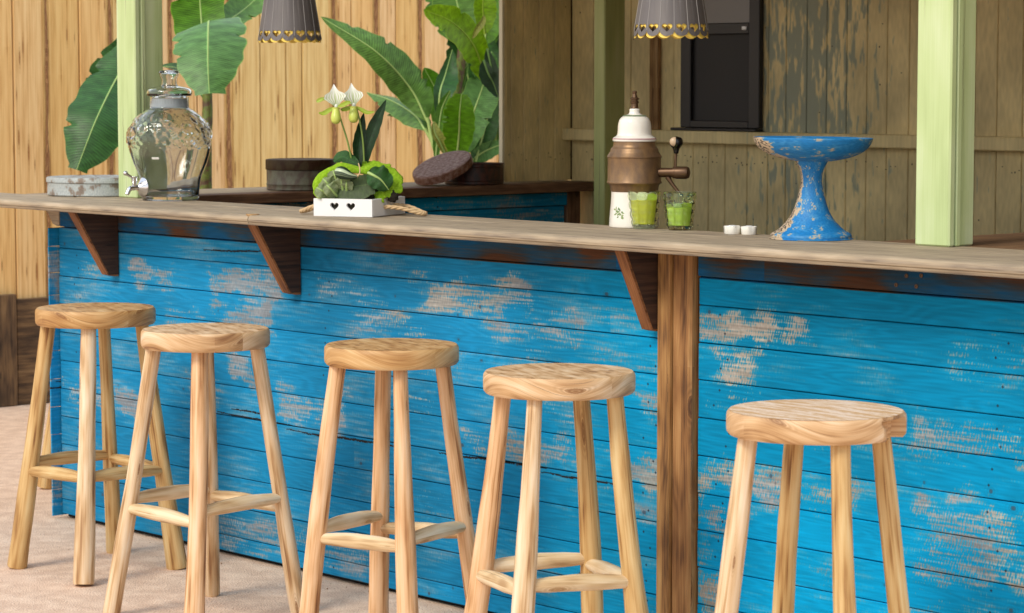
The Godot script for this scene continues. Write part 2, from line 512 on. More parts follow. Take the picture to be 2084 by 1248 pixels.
# painted boards inside the kiosk: 4.7 m wide, 1.5 m high from 0.9 m; khaki paint that flakes off a bluish grey coat
func kiosk_boards() -> Array:
	var w := 1024
	var h := 512
	var a := nz(w, h, 0.11, 4, 31, 1, 8, FastNoiseLite.TYPE_SIMPLEX_SMOOTH, false)
	var b := nz(w, h, 0.25, 3, 32, 1, 6, FastNoiseLite.TYPE_SIMPLEX_SMOOTH, false)
	var l := nz(w, h, 0.012, 3, 33, 1, 2, FastNoiseLite.TYPE_SIMPLEX_SMOOTH, false)
	var col := PackedByteArray()
	col.resize(w * h * 3)
	var bump := PackedByteArray()
	bump.resize(w * h)
	var i := 0
	for y in h:
		var my := 2.4 - y * 1.5 / h
		for x in w:
			var mx := x * 4.7 / w - 0.1
			var inside := clampf(1.0 - absf(mx - 1.33) / 0.5, 0.0, 1.0) * (1.0 if my > 1.34 else 0.72)
			if mx > 1.72: inside = maxf(inside, 0.12)
			var hit := inside * 0.62 + (a[i] - 128) / 255.0 * 0.8 + (b[i] - 128) / 255.0 * 0.42
			var m := clampf((hit - 0.34) * 6.0, 0.0, 0.85)
			var s := 1.0 + (b[i] - 128) * 0.0005 + (l[i] - 128) * 0.0010
			var j := i * 3
			col[j] = clampi(int(lerpf(222.0 * s, 142.0, m)), 0, 255)
			col[j + 1] = clampi(int(lerpf(202.0 * s, 150.0, m)), 0, 255)
			col[j + 2] = clampi(int(lerpf(148.0 * s, 134.0, m)), 0, 255)
			bump[i] = clampi(int(150.0 - m * 60.0 + (b[i] - 128) * 0.3), 0, 255)
			i += 1
	var r := RandomNumberGenerator.new()
	r.seed = 8
	for k in 190:
		var my := r.randf_range(0.95, 2.3)
		if k < 110: my = (1.245 if k % 2 == 0 else 1.225) + r.randf_range(-0.006, 0.006)
		var q := Vector2i(r.randi_range(0, w - 1), int((2.4 - my) / 1.5 * h))
		var lg := 1 if k % 3 else 2
		for yy in lg:
			var o := (clampi(q.y + yy, 0, h - 1) * w + q.x) * 3
			col[o] = 58; col[o + 1] = 48; col[o + 2] = 36
	return [tex_of(col, w, h), tex_of(bump, w, h, Image.FORMAT_L8)]

# chipped paint on the cake stand: u goes round, v up the outline; the far left side has lost its paint
func stand_paint() -> Array:
	var w := 512
	var h := 512
	var a := nz(w, h, 0.02, 4, 51)
	var b := nz(w, h, 0.09, 3, 52)
	var c := nz(w, h, 0.03, 3, 53, 1, 1, FastNoiseLite.TYPE_CELLULAR)
	var col := PackedByteArray()
	col.resize(w * h * 3)
	var bump := PackedByteArray()
	bump.resize(w * h)
	var i := 0
	for y in h:
		var v := float(y) / h
		for x in w:
			var u := float(x) / w
			var side := clampf(1.0 - absf(u - 0.47) / 0.12, 0.0, 1.0)
			var hit := side * 0.75 + (a[i] - 128) / 255.0 * 0.75 + (b[i] - 128) / 255.0 * 0.35
			var cream := clampf((hit - 0.27) * 9.0, 0.0, 1.0)
			var dark := clampf((side * 0.8 + (b[i] - 128) / 255.0 * 1.1 + (a[i] - 128) / 255.0 * 0.5 - 0.72) * 9.0, 0.0, 1.0)
			var haze := clampf((a[i] - 128) / 260.0 + (b[i] - 128) / 600.0 + 0.12, 0.0, 0.55)
			var chip := clampf((84.0 - c[i]) / 20.0 + (a[i] - 146) / 40.0, 0.0, 0.85) * clampf((b[i] - 120) / 20.0, 0.0, 1.0)
			cream = maxf(cream, chip)
			var s := 1.0 + (b[i] - 128) * 0.0006
			var p := [20.0 * s, 122.0 * s, 190.0 * s]
			p = [lerpf(p[0], 136.0, haze), lerpf(p[1], 172.0, haze), lerpf(p[2], 206.0, haze)]
			p = [lerpf(p[0], 196.0, cream), lerpf(p[1], 174.0, cream), lerpf(p[2], 146.0, cream)]
			p = [lerpf(p[0], 58.0, dark), lerpf(p[1], 50.0, dark), lerpf(p[2], 46.0, dark)]
			var j := i * 3
			for k in 3: col[j + k] = clampi(int(p[k]), 0, 255)
			bump[i] = clampi(int(170.0 - cream * 70.0 - dark * 40.0 + (b[i] - 128) * 0.2), 0, 255)
			i += 1
	return [tex_of(col, w, h), tex_of(bump, w, h, Image.FORMAT_L8)]

# banana leaf: u across (midrib at 0.5), v along; a neutral tone that each leaf's material tints
func leaf_veins() -> Array:
	var w := 128
	var h := 1024
	var a := nz(w, h, 0.25, 2, 61, 8, 1)
	var b := nz(w, h, 0.02, 3, 62)
	var col := PackedByteArray()
	col.resize(w * h * 3)
	var bump := PackedByteArray()
	bump.resize(w * h)
	for y in h:
		for x in w:
			var u := absf(float(x) / w - 0.5) * 2.0
			var yy := y - u * 46.0
			var o := posmod(int(yy), h) * w + x
			var st := a[o] / 255.0
			var line := 0.5 + 0.5 * sin(yy * 0.41)
			var t := 0.66 + 0.16 * (st - 0.5) * 2.0 + 0.16 * line + (b[y * w + x] - 128) * 0.0011
			if u < 0.035: t += 0.2
			var rim := clampf((u - 0.965) * 30.0, 0.0, 1.0)
			var j := (y * w + x) * 3
			col[j] = clampi(int((t + rim * 0.35) * 235.0), 0, 255)
			col[j + 1] = clampi(int((t + rim * 0.22) * 235.0), 0, 255)
			col[j + 2] = clampi(int((t + rim * 0.1) * 235.0), 0, 255)
			bump[y * w + x] = clampi(int(st * 120.0 + line * 100.0), 0, 255)
	return [tex_of(col, w, h), tex_of(bump, w, h, Image.FORMAT_L8)]

var M := {}

func make_materials() -> void:
	var t := blue_wall()
	M.blue = mat(Color.WHITE, 0.75, t[0], t[1], 0.1)
	M.blue.metallic_specular = 0.22
	t = kiosk_boards()
	M.khaki = mat(Color.WHITE, 0.7, t[0], t[1], 0.05)
	t = stand_paint()
	M.stand = mat(Color.WHITE, 0.55, t[0], t[1], 0.04)
	# pale turned wood of the stools
	t = wood(1024, 512, 101, [[0.0, rgb(140, 100, 64)], [0.2, rgb(184, 144, 100)], [0.4, rgb(212, 178, 136)], [0.58, rgb(226, 196, 158)], [0.78, rgb(233, 209, 176)], [1.0, rgb(238, 220, 194)]], 0.55, 0.3, 0.95, 9, 0.015, 26)
	M.leg = mat(Color.WHITE, 0.62, t[0], t[1], 0.06, Vector3(0.45, 3.2, 1))
	M.leg_olive = tinted(M.leg, rgb(234, 224, 190))
	M.leg_pink = tinted(M.leg, rgb(255, 238, 224))
	t = wood(512, 256, 104, [[0.0, rgb(176, 140, 98)], [0.3, rgb(212, 182, 138)], [0.6, rgb(230, 206, 168)], [1.0, rgb(240, 224, 196)]], 0.4, 0.3, 0.8, 6, 0.03, 8)
	M.rung = mat(Color.WHITE, 0.6, t[0], t[1], 0.05, Vector3(0.8, 3.0, 1))
	t = wood(512, 512, 102, [[0.0, rgb(140, 98, 60)], [0.3, rgb(190, 148, 102)], [0.55, rgb(212, 174, 130)], [0.8, rgb(226, 194, 156)], [1.0, rgb(234, 208, 176)]], 0.5, 0.3, 0.8, 5, 0.022, 14)
	M.seat = mat(Color.WHITE, 0.5, t[0], t[1], 0.05, Vector3(2.2, 2.2, 1))
	M.seat_dark = tinted(M.seat, rgb(238, 226, 196))
	t = mottled(512, 512, 103, [[0.0, rgb(184, 142, 94)], [1.0, rgb(214, 176, 132)]], [[0.0, rgb(216, 186, 156)], [1.0, rgb(236, 218, 202)]], 0.03, 0.47, 0.28, 0.2, 4)
	M.seat_scuffed = mat(Color.WHITE, 0.6, t[0], t[1], 0.05, Vector3(1.6, 2.4, 1))
	# new fence boards
	t = wood(1024, 512, 111, [[0.0, rgb(140, 92, 48)], [0.2, rgb(206, 164, 112)], [0.45, rgb(230, 196, 148)], [0.65, rgb(238, 208, 164)], [1.0, rgb(244, 222, 186)]], 0.55, 0.18, 0.45, 34, 0.02, 16)
	M.fence = []
	for c: Color in [rgb(255, 248, 232), rgb(255, 246, 220), rgb(250, 250, 216), rgb(255, 242, 206), rgb(248, 236, 194)]:
		var m := mat(c, 0.75, t[0], t[1], 0.08, Vector3(0.5, 2.0, 1))
		M.fence.append(m)
	t = mottled(256, 512, 112, [[0.0, rgb(116, 76, 46)], [1.0, rgb(152, 108, 68)]], [[0.0, rgb(172, 126, 80)], [1.0, rgb(204, 160, 108)]], 0.04, 0.54, 0.2)
	M.bark = mat(Color.WHITE, 0.9, t[0], t[1], 0.4, Vector3(4.0, 1.3, 1))
	t = wood(512, 512, 113, [[0.0, rgb(54, 40, 28)], [0.4, rgb(92, 70, 48)], [0.7, rgb(116, 90, 60)], [1.0, rgb(140, 112, 78)]], 0.5, 0.5, 0.9, 3, 0.04)
	M.plinth = mat(Color.WHITE, 0.9, t[0], t[1], 0.15, Vector3(1.0, 2.5, 1))
	# grey weathered counter
	t = wood(1024, 512, 121, [[0.0, rgb(112, 98, 84)], [0.25, rgb(150, 134, 114)], [0.5, rgb(166, 148, 124)], [0.72, rgb(178, 160, 134)], [1.0, rgb(198, 178, 154)]], 0.3, 0.32, 0.7, 8, 0.05, 26)
	M.counter = mat(Color.WHITE, 0.72, t[0], t[1], 0.12, Vector3(0.6, 3.0, 1))
	M.counter_pink = tinted(M.counter, rgb(255, 238, 226))
	t = wood(512, 256, 122, [[0.0, rgb(54, 34, 24)], [0.35, rgb(92, 62, 44)], [0.65, rgb(118, 84, 60)], [1.0, rgb(146, 110, 82)]], 0.5, 0.4, 0.6, 4, 0.05)
	M.counter_cross = M.counter.duplicate()
	M.counter_cross.uv1_scale = Vector3(1, 1, 1)
	M.counter_brown = tinted(M.counter, rgb(196, 168, 146))
	M.dark_wood = mat(Color.WHITE, 0.7, t[0], t[1], 0.1, Vector3(1.0, 3.0, 1))
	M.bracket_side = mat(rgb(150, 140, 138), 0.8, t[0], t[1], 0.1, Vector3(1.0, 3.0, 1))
	t = wood(512, 256, 123, [[0.0, rgb(84, 58, 36)], [0.3, rgb(148, 112, 72)], [0.6, rgb(178, 142, 96)], [1.0, rgb(206, 176, 132)]], 0.5, 0.35, 0.7, 6, 0.04, 18)
	M.brown_wood = mat(Color.WHITE, 0.75, t[0], t[1], 0.15, Vector3(1.0, 3.0, 1))
	M.post_pale = tinted(M.brown_wood, rgb(246, 232, 208))
	M.post_brown = tinted(M.brown_wood, rgb(232, 212, 190))
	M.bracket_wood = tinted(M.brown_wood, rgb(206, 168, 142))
	# green painted posts
	t = wood(1024, 256, 131, [[0.0, rgb(150, 166, 104)], [0.12, rgb(176, 194, 136)], [0.45, rgb(190, 208, 150)], [0.7, rgb(198, 214, 162)], [1.0, rgb(208, 222, 180)]], 0.15, 0.4, 0.6, 0, 0.03, 9)
	M.green = mat(Color.WHITE, 0.6, t[0], t[1], 0.02, Vector3(0.7, 2, 1))
	M.green_dull = tinted(M.green, rgb(236, 222, 196))
	# ground
	t = mottled(1024, 1024, 141, [[0.0, rgb(170, 138, 116)], [0.4, rgb(212, 180, 156)], [1.0, rgb(232, 204, 182)]], [[0.0, rgb(200, 168, 144)], [0.4, rgb(234, 204, 180)], [1.0, rgb(240, 216, 192)]], 0.012, 0.5, 0.45, 0.16)
	M.ground = mat(Color.WHITE, 0.95, t[0], t[1], 0.5, Vector3(0.8, 0.8, 0.8))
	M.ground.uv1_triplanar = true
	M.ground.uv1_world_triplanar = true
	M.gravel = mat(rgb(150, 118, 92), 0.95)
	# metals, china, glass
	t = mottled(512, 256, 151, [[0.0, rgb(150, 158, 160)], [1.0, rgb(196, 200, 196)]], [[0.0, rgb(104, 88, 78)], [1.0, rgb(150, 136, 122)]], 0.02, 0.6, 0.12)
	M.tin_grey = mat(Color.WHITE, 0.55, t[0], t[1], 0.05, Vector3(1, 1, 1))
	M.tin_grey.metallic = 0.15
	t = mottled(512, 256, 152, [[0.0, rgb(84, 84, 68)], [1.0, rgb(112, 110, 92)]], [[0.0, rgb(66, 54, 46)], [1.0, rgb(98, 80, 66)]], 0.02, 0.52, 0.2)
	M.tin_green = mat(Color.WHITE, 0.55, t[0], t[1], 0.05)
	M.tin_lid_dark = mat(rgb(180, 150, 128), 0.5, t[0], t[1], 0.05)
	M.tin_lid_dark.metallic_specular = 0.25
	t = mottled(512, 256, 153, [[0.0, rgb(70, 36, 28)], [1.0, rgb(102, 56, 42)]], [[0.0, rgb(44, 30, 28)], [1.0, rgb(70, 48, 42)]], 0.03, 0.5, 0.2)
	M.tin_brown = mat(Color.WHITE, 0.45, t[0], t[1], 0.05)
	t = mottled(512, 512, 154, [[0.0, rgb(104, 66, 50)], [1.0, rgb(142, 98, 78)]], [[0.0, rgb(134, 102, 88)], [1.0, rgb(176, 144, 128)]], 0.025, 0.5, 0.3)
	M.tin_lid = mat(Color.WHITE, 0.45, t[0], t[1], 0.04)
	M.tin_lid.metallic_specular = 0.25
	t = mottled(512, 256, 155, [[0.0, rgb(128, 100, 70)], [1.0, rgb(152, 120, 84)]], [[0.0, rgb(108, 86, 66)], [1.0, rgb(132, 104, 78)]], 0.015, 0.5, 0.4)
	M.copper = mat(Color.WHITE, 0.42, t[0], t[1], 0.02)
	M.copper.metallic = 0.5
	M.bronze = mat(rgb(96, 72, 52), 0.4)
	M.bronze.metallic = 0.6
	M.chrome = mat(rgb(225, 225, 228), 0.1)
	M.chrome.metallic = 1.0
	M.china = mat(rgb(238, 234, 224), 0.18)
	M.china.clearcoat_enabled = true
	M.china.clearcoat = 0.5
	M.china.clearcoat_roughness = 0.08
	M.white = mat(rgb(240, 240, 240), 0.5)
	M.black = mat(rgb(34, 32, 33), 0.45)
	M.black_panel = mat(rgb(36, 33, 33), 0.6)
	M.slate_pane = mat(rgb(120, 118, 118), 0.3)
	M.black_knob = mat(rgb(18, 17, 17), 0.15)
	t = wood(256, 256, 156, [[0.0, rgb(96, 92, 92)], [1.0, rgb(118, 113, 113)]], 0.0, 0.6, 0.4)
	M.lamp = mat(Color.WHITE, 0.5, t[0], null, 0.05, Vector3(1, 1, 1))
	M.lamp.metallic = 0.25
	M.lamp_seam = mat(rgb(150, 147, 146), 0.45)
	M.lamp_inside = mat(rgb(244, 212, 96), 0.4)
	M.lamp_inside.metallic = 0.1
	M.glass = mat(Color(0.94, 0.955, 0.96, 0.0), 0.03)
	M.glass.transparency = BaseMaterial3D.TRANSPARENCY_ALPHA
	M.glass.refraction_enabled = true
	M.glass.refraction_scale = 0.05
	M.pane = mat(Color(0.92, 0.94, 0.94, 0.12), 0.03)
	M.pane.transparency = BaseMaterial3D.TRANSPARENCY_ALPHA
	M.pane.metallic_specular = 0.7
	M.glass_green = mat(Color(0.93, 1.0, 0.86, 0.0), 0.02)
	M.glass_green.transparency = BaseMaterial3D.TRANSPARENCY_ALPHA
	M.glass_green.refraction_enabled = true
	M.glass_green.refraction_scale = 0.05
	M.glass_green.albedo_color = Color(0.955, 1.0, 0.88, 0.0)
	M.ice = mat(Color(0.9, 0.98, 0.95, 0.25), 0.1)
	M.ice.transparency = BaseMaterial3D.TRANSPARENCY_ALPHA
	M.drink = mat(rgb(246, 236, 90), 0.3)
	M.drink_pale = mat(rgb(214, 240, 110), 0.3)
	M.rope = mat(rgb(208, 178, 136), 0.95)
	# plants
	t = leaf_veins()
	M.leaf = {}
	for k: Array in [["deep", rgb(74, 132, 62), rgb(60, 110, 20)], ["mid", rgb(138, 190, 92), rgb(90, 140, 30)], ["pale", rgb(136, 196, 112), rgb(80, 130, 50)], ["lime", rgb(176, 222, 30), rgb(160, 215, 10)], ["fresh", rgb(146, 206, 40), rgb(130, 200, 15)], ["cabbage", rgb(232, 250, 190), rgb(170, 200, 100)], ["olive", rgb(92, 116, 62), rgb(40, 60, 10)], ["bright", rgb(124, 188, 50), rgb(120, 180, 20)], ["dark", rgb(40, 80, 42), rgb(24, 50, 10)], ["yellow", rgb(214, 222, 122), rgb(170, 180, 60)]]:
		var m := mat(k[1], 0.4, t[0], t[1], 0.08)
		m.metallic_specular = 0.4
		m.backlight_enabled = true
		m.backlight = k[2]
		M.leaf[k[0]] = m
	M.rib_pale = mat(rgb(170, 198, 118), 0.5)
	M.rib_lime = mat(rgb(136, 168, 40), 0.5)
	M.rib_dark = mat(rgb(96, 130, 66), 0.5)
	t = mottled(256, 256, 162, [[0.0, rgb(112, 156, 14)], [1.0, rgb(150, 192, 30)]], [[0.0, rgb(138, 182, 24)], [1.0, rgb(174, 210, 60)]], 0.06, 0.5, 0.4, 0.4)
	M.felt_tex = t
	t = mottled(256, 256, 161, [[0.0, rgb(70, 88, 30)], [1.0, rgb(128, 140, 52)]], [[0.0, rgb(62, 44, 32)], [1.0, rgb(110, 82, 56)]], 0.03, 0.55, 0.15)
	M.stalk = mat(Color.WHITE, 0.6, t[0], t[1], 0.2, Vector3(3, 3, 1))
	M.felt = mat(Color.WHITE, 1.0, M.felt_tex[0], M.felt_tex[1], 0.3, Vector3(6, 6, 1))
	M.felt.rim_enabled = false
	M.felt.rim = 0.6
	M.felt.rim_tint = 0.6
	M.cabbage = mat(rgb(178, 208, 138), 0.6)
	M.cabbage.backlight_enabled = true
	M.cabbage.backlight = rgb(110, 140, 70)
	M.petal = mat(rgb(240, 242, 236), 0.5)
	M.petal.backlight_enabled = true
	M.petal.backlight = rgb(140, 150, 120)
	M.petal_green = mat(rgb(150, 170, 48), 0.4)
	M.pouch = mat(rgb(196, 208, 96), 0.3)
	M.stem = mat(rgb(124, 150, 70), 0.5)
	M.soil = mat(rgb(40, 36, 26), 1.0)
	M.shade = mat(rgb(26, 20, 16), 0.95)
	M.trim = mat(rgb(232, 222, 190), 0.6)
	M.floor = mat(rgb(112, 92, 74), 0.9)
	M.roof = mat(rgb(120, 100, 70), 0.9)

# ------------------------------------------------------------------ stools
func make_stool(label: String, at: Vector3, R: float, legs: Array, seat_mat: Material, leg_mat: Material, sd: int, notch := false) -> void:
	# legs: [angle in degrees, radius at the seat, radius at the ground, tube radius above, below] front, right, back, left
	rng.seed = sd
	var t := thing("bar_stool", label, "stool", at, 0.0, "round wooden stools in front of the blue bar")
	var hs := 0.83
	var hu := 0.778
	var st := mb()
	var prof := PackedVector2Array([Vector2(0, hu), Vector2(R * 0.7, hu), Vector2(R - 0.006, hu), Vector2(R - 0.001, hu + 0.006), Vector2(R, hu + 0.014), Vector2(R, hu + 0.022), Vector2(R, hu + 0.03), Vector2(R, hu + 0.038), Vector2(R - 0.0012, hs - 0.006), Vector2(R - 0.006, hs), Vector2(R * 0.6, hs + 0.0006), Vector2(0, hs)])
	var segs := 192 if notch else 96
	var ph := rng.randf() * TAU
	var rad := func(i: int, a: float) -> float:
		var r := prof[i].x
		if i >= 2 and i <= 9:
			r += R * 0.008 * sin(a * 2.0 + ph) + R * 0.004 * sin(a * 5.0 + ph * 2.0)
			if notch:
				# a piece of the rim has broken away on the side to the right of the viewer
				var d := rad_to_deg(wrapf(a - deg_to_rad(-16.0), -PI, PI))
				var y := prof[i].y - hu
				var lean := -d + (y - 0.02) * 130.0
				if lean > -13.0 + 1.5 * sin(y * 300.0) and -d * -1.0 > -14.0 and lean < 17.0 and y < 0.046:
					r -= 0.03 + 0.004 * sin(d * 0.9)
		return r
	var prevd := Vector2.ZERO
	for i in prof.size() - 1:
		st.set_smooth_group(1 if i < 2 else (2 if i < 9 else 3))
		if i == 2: st.set_smooth_group(2)
		for k in segs:
			var a0 := TAU * k / segs
			var a1 := TAU * ((k + 1) % segs) / segs
			var r00: float = rad.call(i, a0)
			var r01: float = rad.call(i, a1)
			var r10: float = rad.call(i + 1, a0)
			var r11: float = rad.call(i + 1, a1)
			var p00 := Vector3(cos(a0) * r00, prof[i].y, sin(a0) * r00)
			var p01 := Vector3(cos(a1) * r01, prof[i].y, sin(a1) * r01)
			var p10 := Vector3(cos(a0) * r10, prof[i + 1].y, sin(a0) * r10)
			var p11 := Vector3(cos(a1) * r11, prof[i + 1].y, sin(a1) * r11)
			var uv := func(p: Vector3, a: float) -> Vector2:
				if i < 2 or i >= 9: return Vector2(p.x + p.z * 0.4, p.z - p.x * 0.4) + Vector2(sd * 0.37, sd * 0.21)
				return Vector2(a * R * 0.5, p.y * 1.2 + sin(a * 3.0) * 0.03) + Vector2(sd * 0.11, 0)
			var a1u := TAU * (k + 1) / segs
			if prof[i].x < 1e-6: tri(st, p00, p10, p11, uv.call(p00, a0), uv.call(p10, a0), uv.call(p11, a1u))
			elif prof[i + 1].x < 1e-6: tri(st, p00, p10, p01, uv.call(p00, a0), uv.call(p10, a0), uv.call(p01, a1u))
			else: quad(st, p00, p10, p11, p01, uv.call(p00, a0), uv.call(p10, a0), uv.call(p11, a1u), uv.call(p01, a1u))
	var seat := part("seat", st, M.seat if notch else seat_mat, t)
	if notch:
		var sc := mb()
		var rim := PackedVector2Array([Vector2(0.0, hs + 0.001), Vector2(R * 0.5, hs + 0.0011), Vector2(R - 0.006, hs + 0.0005)])
		sc.set_smooth_group(1)
		for i in 2:
			for k in 72:
				var a0 := TAU * k / 72
				var a1 := TAU * ((k + 1) % 72) / 72
				var q: Array = []
				for e: Array in [[i, a0], [i + 1, a0], [i + 1, a1], [i, a1]]: q.append(Vector3(cos(e[1]) * rim[e[0]].x, rim[e[0]].y, sin(e[1]) * rim[e[0]].x))
				quad(sc, q[3], q[2], q[1], q[0], Vector2(q[3].x, q[3].z), Vector2(q[2].x, q[2].z), Vector2(q[1].x, q[1].z), Vector2(q[0].x, q[0].z))
		part("scuffed_top", sc, seat_mat, seat)
	var at_h: Array = []
	for L: Array in legs:
		var u := Vector3(cos(deg_to_rad(L[0])), 0, sin(deg_to_rad(L[0])))
		var p0 := u * (L[2] as float)
		var p1 := u * (L[1] as float) + Vector3(0, hu + 0.004, 0)
		var bend := Vector3(rng.randf_range(-1, 1), 0, rng.randf_range(-1, 1)) * 0.008
		var kn := rng.randf() * TAU
		var pts := PackedVector3Array()
		var rr := PackedFloat32Array()
		for k in 11:
			var q := k / 10.0
			pts.append(p0.lerp(p1, q) + bend * sin(PI * q))
			rr.append(lerpf(L[4], L[3], pow(q, 0.8)) * (1.0 + rng.randf_range(-0.025, 0.025) + 0.035 * sin(q * 9.0 + kn)))
		# a slightly worn foot
		pts[0] = p0 + Vector3(0, 0.0, 0)
		pts.insert(1, p0.lerp(p1, 0.008)); rr.insert(1, rr[0]); rr[0] = rr[0] * 0.93
		var ls := mb()
		tube(ls, pts, rr, 16, Vector4(1, 1, rng.randf(), rng.randf()), 1.0 - rng.randf() * 0.12, Vector3(cos(sd), 0, sin(sd)), 0.012, 0.25 * rng.randf())
		part("leg", ls, leg_mat if rng.randf() < 0.55 else [M.leg, M.leg_olive, M.leg_pink][rng.randi() % 3], t)
		at_h.append([p0, p1])
	for k in 4:
		var A: Array = at_h[k]
		var B: Array = at_h[(k + 1) % 4]
		var hh := 0.312 + (0.012 if k % 2 == 0 else -0.008) + rng.randf_range(-0.005, 0.005)
		var a: Vector3 = (A[0] as Vector3).lerp(A[1], hh / hu)
		var b: Vector3 = (B[0] as Vector3).lerp(B[1], (hh + rng.randf_range(-0.012, 0.012)) / hu)
		var pts := PackedVector3Array()
		var rr := PackedFloat32Array()
		for j in 10:
			var q := j / 9.0
			pts.append(a.lerp(b, q) + Vector3(0, 0.004 * sin(PI * q), 0))
			rr.append(0.0125 + 0.0105 * pow(sin(PI * clampf(q, 0.02, 0.98)), 0.6) * (1.0 + rng.randf_range(-0.06, 0.06)))
		var ss := mb()
		tube(ss, pts, rr, 12, Vector4(1.4, 1.2, rng.randf(), rng.randf()), 0.92, Vector3.UP, 0.02)
		part("stretcher", ss, M.rung if sd > 11 else M.leg_olive, t)

# ------------------------------------------------------------------ plants
# a leaf: points along its midrib, half-widths on both sides, fold lifts both halves, face is the way its upper side looks
func leaf(parent: Node3D, pts: Array, wl: float, wr: float, kind: String, face: Vector3, fold := 0.25, peak := 0.45, blunt := 0.6, called := "leaf", rib := true, wave := 0.02, tip := 0.0) -> void:
	var n := 40
	var c := curve(pts, n)
	var torn := {}
	if wl > 0.06 and called == "leaf":
		for k in 4: torn[[rng.randi_range(8, 34), rng.randi() % 2]] = rng.randf_range(0.55, 0.85)
	var st := mb()
	var cross := 5
	var rows: Array = []
	var ph := rng.randf() * TAU
	for i in n:
		var t := float(i) / (n - 1)
		var tan := (c[mini(i + 1, n - 1)] - c[maxi(i - 1, 0)]).normalized()
		var side := tan.cross(face).normalized()
		var nor := side.cross(tan).normalized()
		# outline: rises from the base to its widest at peak, then runs to the tip
		var e := t / peak if t < peak else (1.0 - t) / (1.0 - peak)
		var wdt := pow(sin(clampf(e, 0.0, 1.0) * PI / 2), blunt)
		wdt = maxf(wdt, tip if t > peak else 0.0)
		if called == "sepal":
			var tb := [0.14, 0.3, 0.5, 0.78, 1.0, 0.86, 0.42, 0.24, 0.12, 0.02]
			var ix := t * 9.0
			wdt = lerpf(tb[mini(int(ix), 8)], tb[mini(int(ix), 8) + 1], ix - mini(int(ix), 8))
		var row: Array = []
		for s: int in [-1, 1]:
			var half: Array = []
			var wmax := wl if s < 0 else wr
			for k in cross:
				var q := float(k) / (cross - 1)
				var arch := sin(q * PI * 0.5) * fold
				var w2 := wave * sin(t * 15.0 + ph + s) * q * q
				var rag := 1.0 + 0.035 * sin(t * 37.0 + ph * 3.0 + s * 2.0) * q
				if k == cross - 1 and torn.has([i, 0 if s < 0 else 1]): rag *= torn[[i, 0 if s < 0 else 1]]
				half.append(c[i] + side * s * q * wdt * wmax * rag * cos(fold * q * 0.8) + nor * (wdt * wmax * arch * q + w2 * wmax * 2.0))
			row.append(half)
		rows.append(row)
	for i in n - 1:
		var v0 := float(i) / (n - 1) * 0.9
		var v1 := float(i + 1) / (n - 1) * 0.9
		for s in 2:
			st.set_smooth_group(1 + s)
			for k in cross - 1:
				var q0 := 0.5 + (-0.5 if s == 0 else 0.5) * k / (cross - 1)
				var q1 := 0.5 + (-0.5 if s == 0 else 0.5) * (k + 1) / (cross - 1)
				var a: Vector3 = rows[i][s][k]
				var b: Vector3 = rows[i][s][k + 1]
				var d: Vector3 = rows[i + 1][s][k]
				var e2: Vector3 = rows[i + 1][s][k + 1]
				if s == 1: quad(st, a, d, e2, b, Vector2(q0, v0), Vector2(q0, v1), Vector2(q1, v1), Vector2(q1, v0))
				else: quad(st, a, b, e2, d, Vector2(q0, v0), Vector2(q1, v0), Vector2(q1, v1), Vector2(q0, v1))
	var lf := part(called, st, M.leaf[kind], parent)
	if rib:
		var rs := mb()
		var rr := PackedFloat32Array()
		var p2 := PackedVector3Array()
		for i in n:
			rr.append(lerpf(0.0055, 0.0012, float(i) / (n - 1)))
			p2.append(c[i])
		tube(rs, p2, rr, 7, Vector4(1, 1, 0, 0), 1.0, face)
		part("midrib", rs, M.rib_lime if kind == "lime" else (M.rib_pale if kind != "dark" else M.rib_dark), lf)

func stalk(parent: Node3D, pts: Array, r0: float, r1: float, m: Material, called := "stem") -> void:
	var c := curve(pts, 14)
	var rr := PackedFloat32Array()
	for i in 14: rr.append(lerpf(r0, r1, i / 13.0) * (1.0 + rng.randf_range(-0.04, 0.04)))
	var st := mb()
	tube(st, c, rr, 10, Vector4(1, 1, 0, 0), 1.0, Vector3(0.5, 0, 0.8), 0.03)
	part(called, st, m, parent)

func v(x: float, y: float, z: float) -> Vector3:
	return Vector3(x, y, z)

func stripes_tex() -> ImageTexture:
	var w := 64
	var h := 64
	var a := nz(w, h, 0.2, 2, 71)
	var col := PackedByteArray()
	for y in h:
		for x in w:
			var s := clampf((sin((y + (a[y * w + x] - 128) * 0.03) * TAU / 16.0) - 0.35) * 3.0, 0.0, 1.0) * (0.5 + a[y * w + x] / 255.0)
			s = clampf(s, 0.0, 1.0)
			col.append(int(lerpf(34, 190, s))); col.append(int(lerpf(52, 205, s))); col.append(int(lerpf(36, 168, s)))
	return tex_of(col, w, h)

func sepal_tex() -> ImageTexture:
	var w := 96
	var h := 96
	var col := PackedByteArray()
	for y in h:
		for x in w:
			var u := absf(float(x) / w - 0.5) * 2.0
			var t := float(y) / h / 0.9
			var s := clampf((sin(u * 26.0) - 0.1) * 2.0, 0.0, 1.0) * clampf(0.95 - t * 1.1, 0.0, 1.0) + clampf(0.3 - t * 1.6, 0.0, 0.3)
			col.append(int(lerpf(240, 130, s))); col.append(int(lerpf(242, 160, s))); col.append(int(lerpf(236, 60, s)))
	return tex_of(col, w, h)

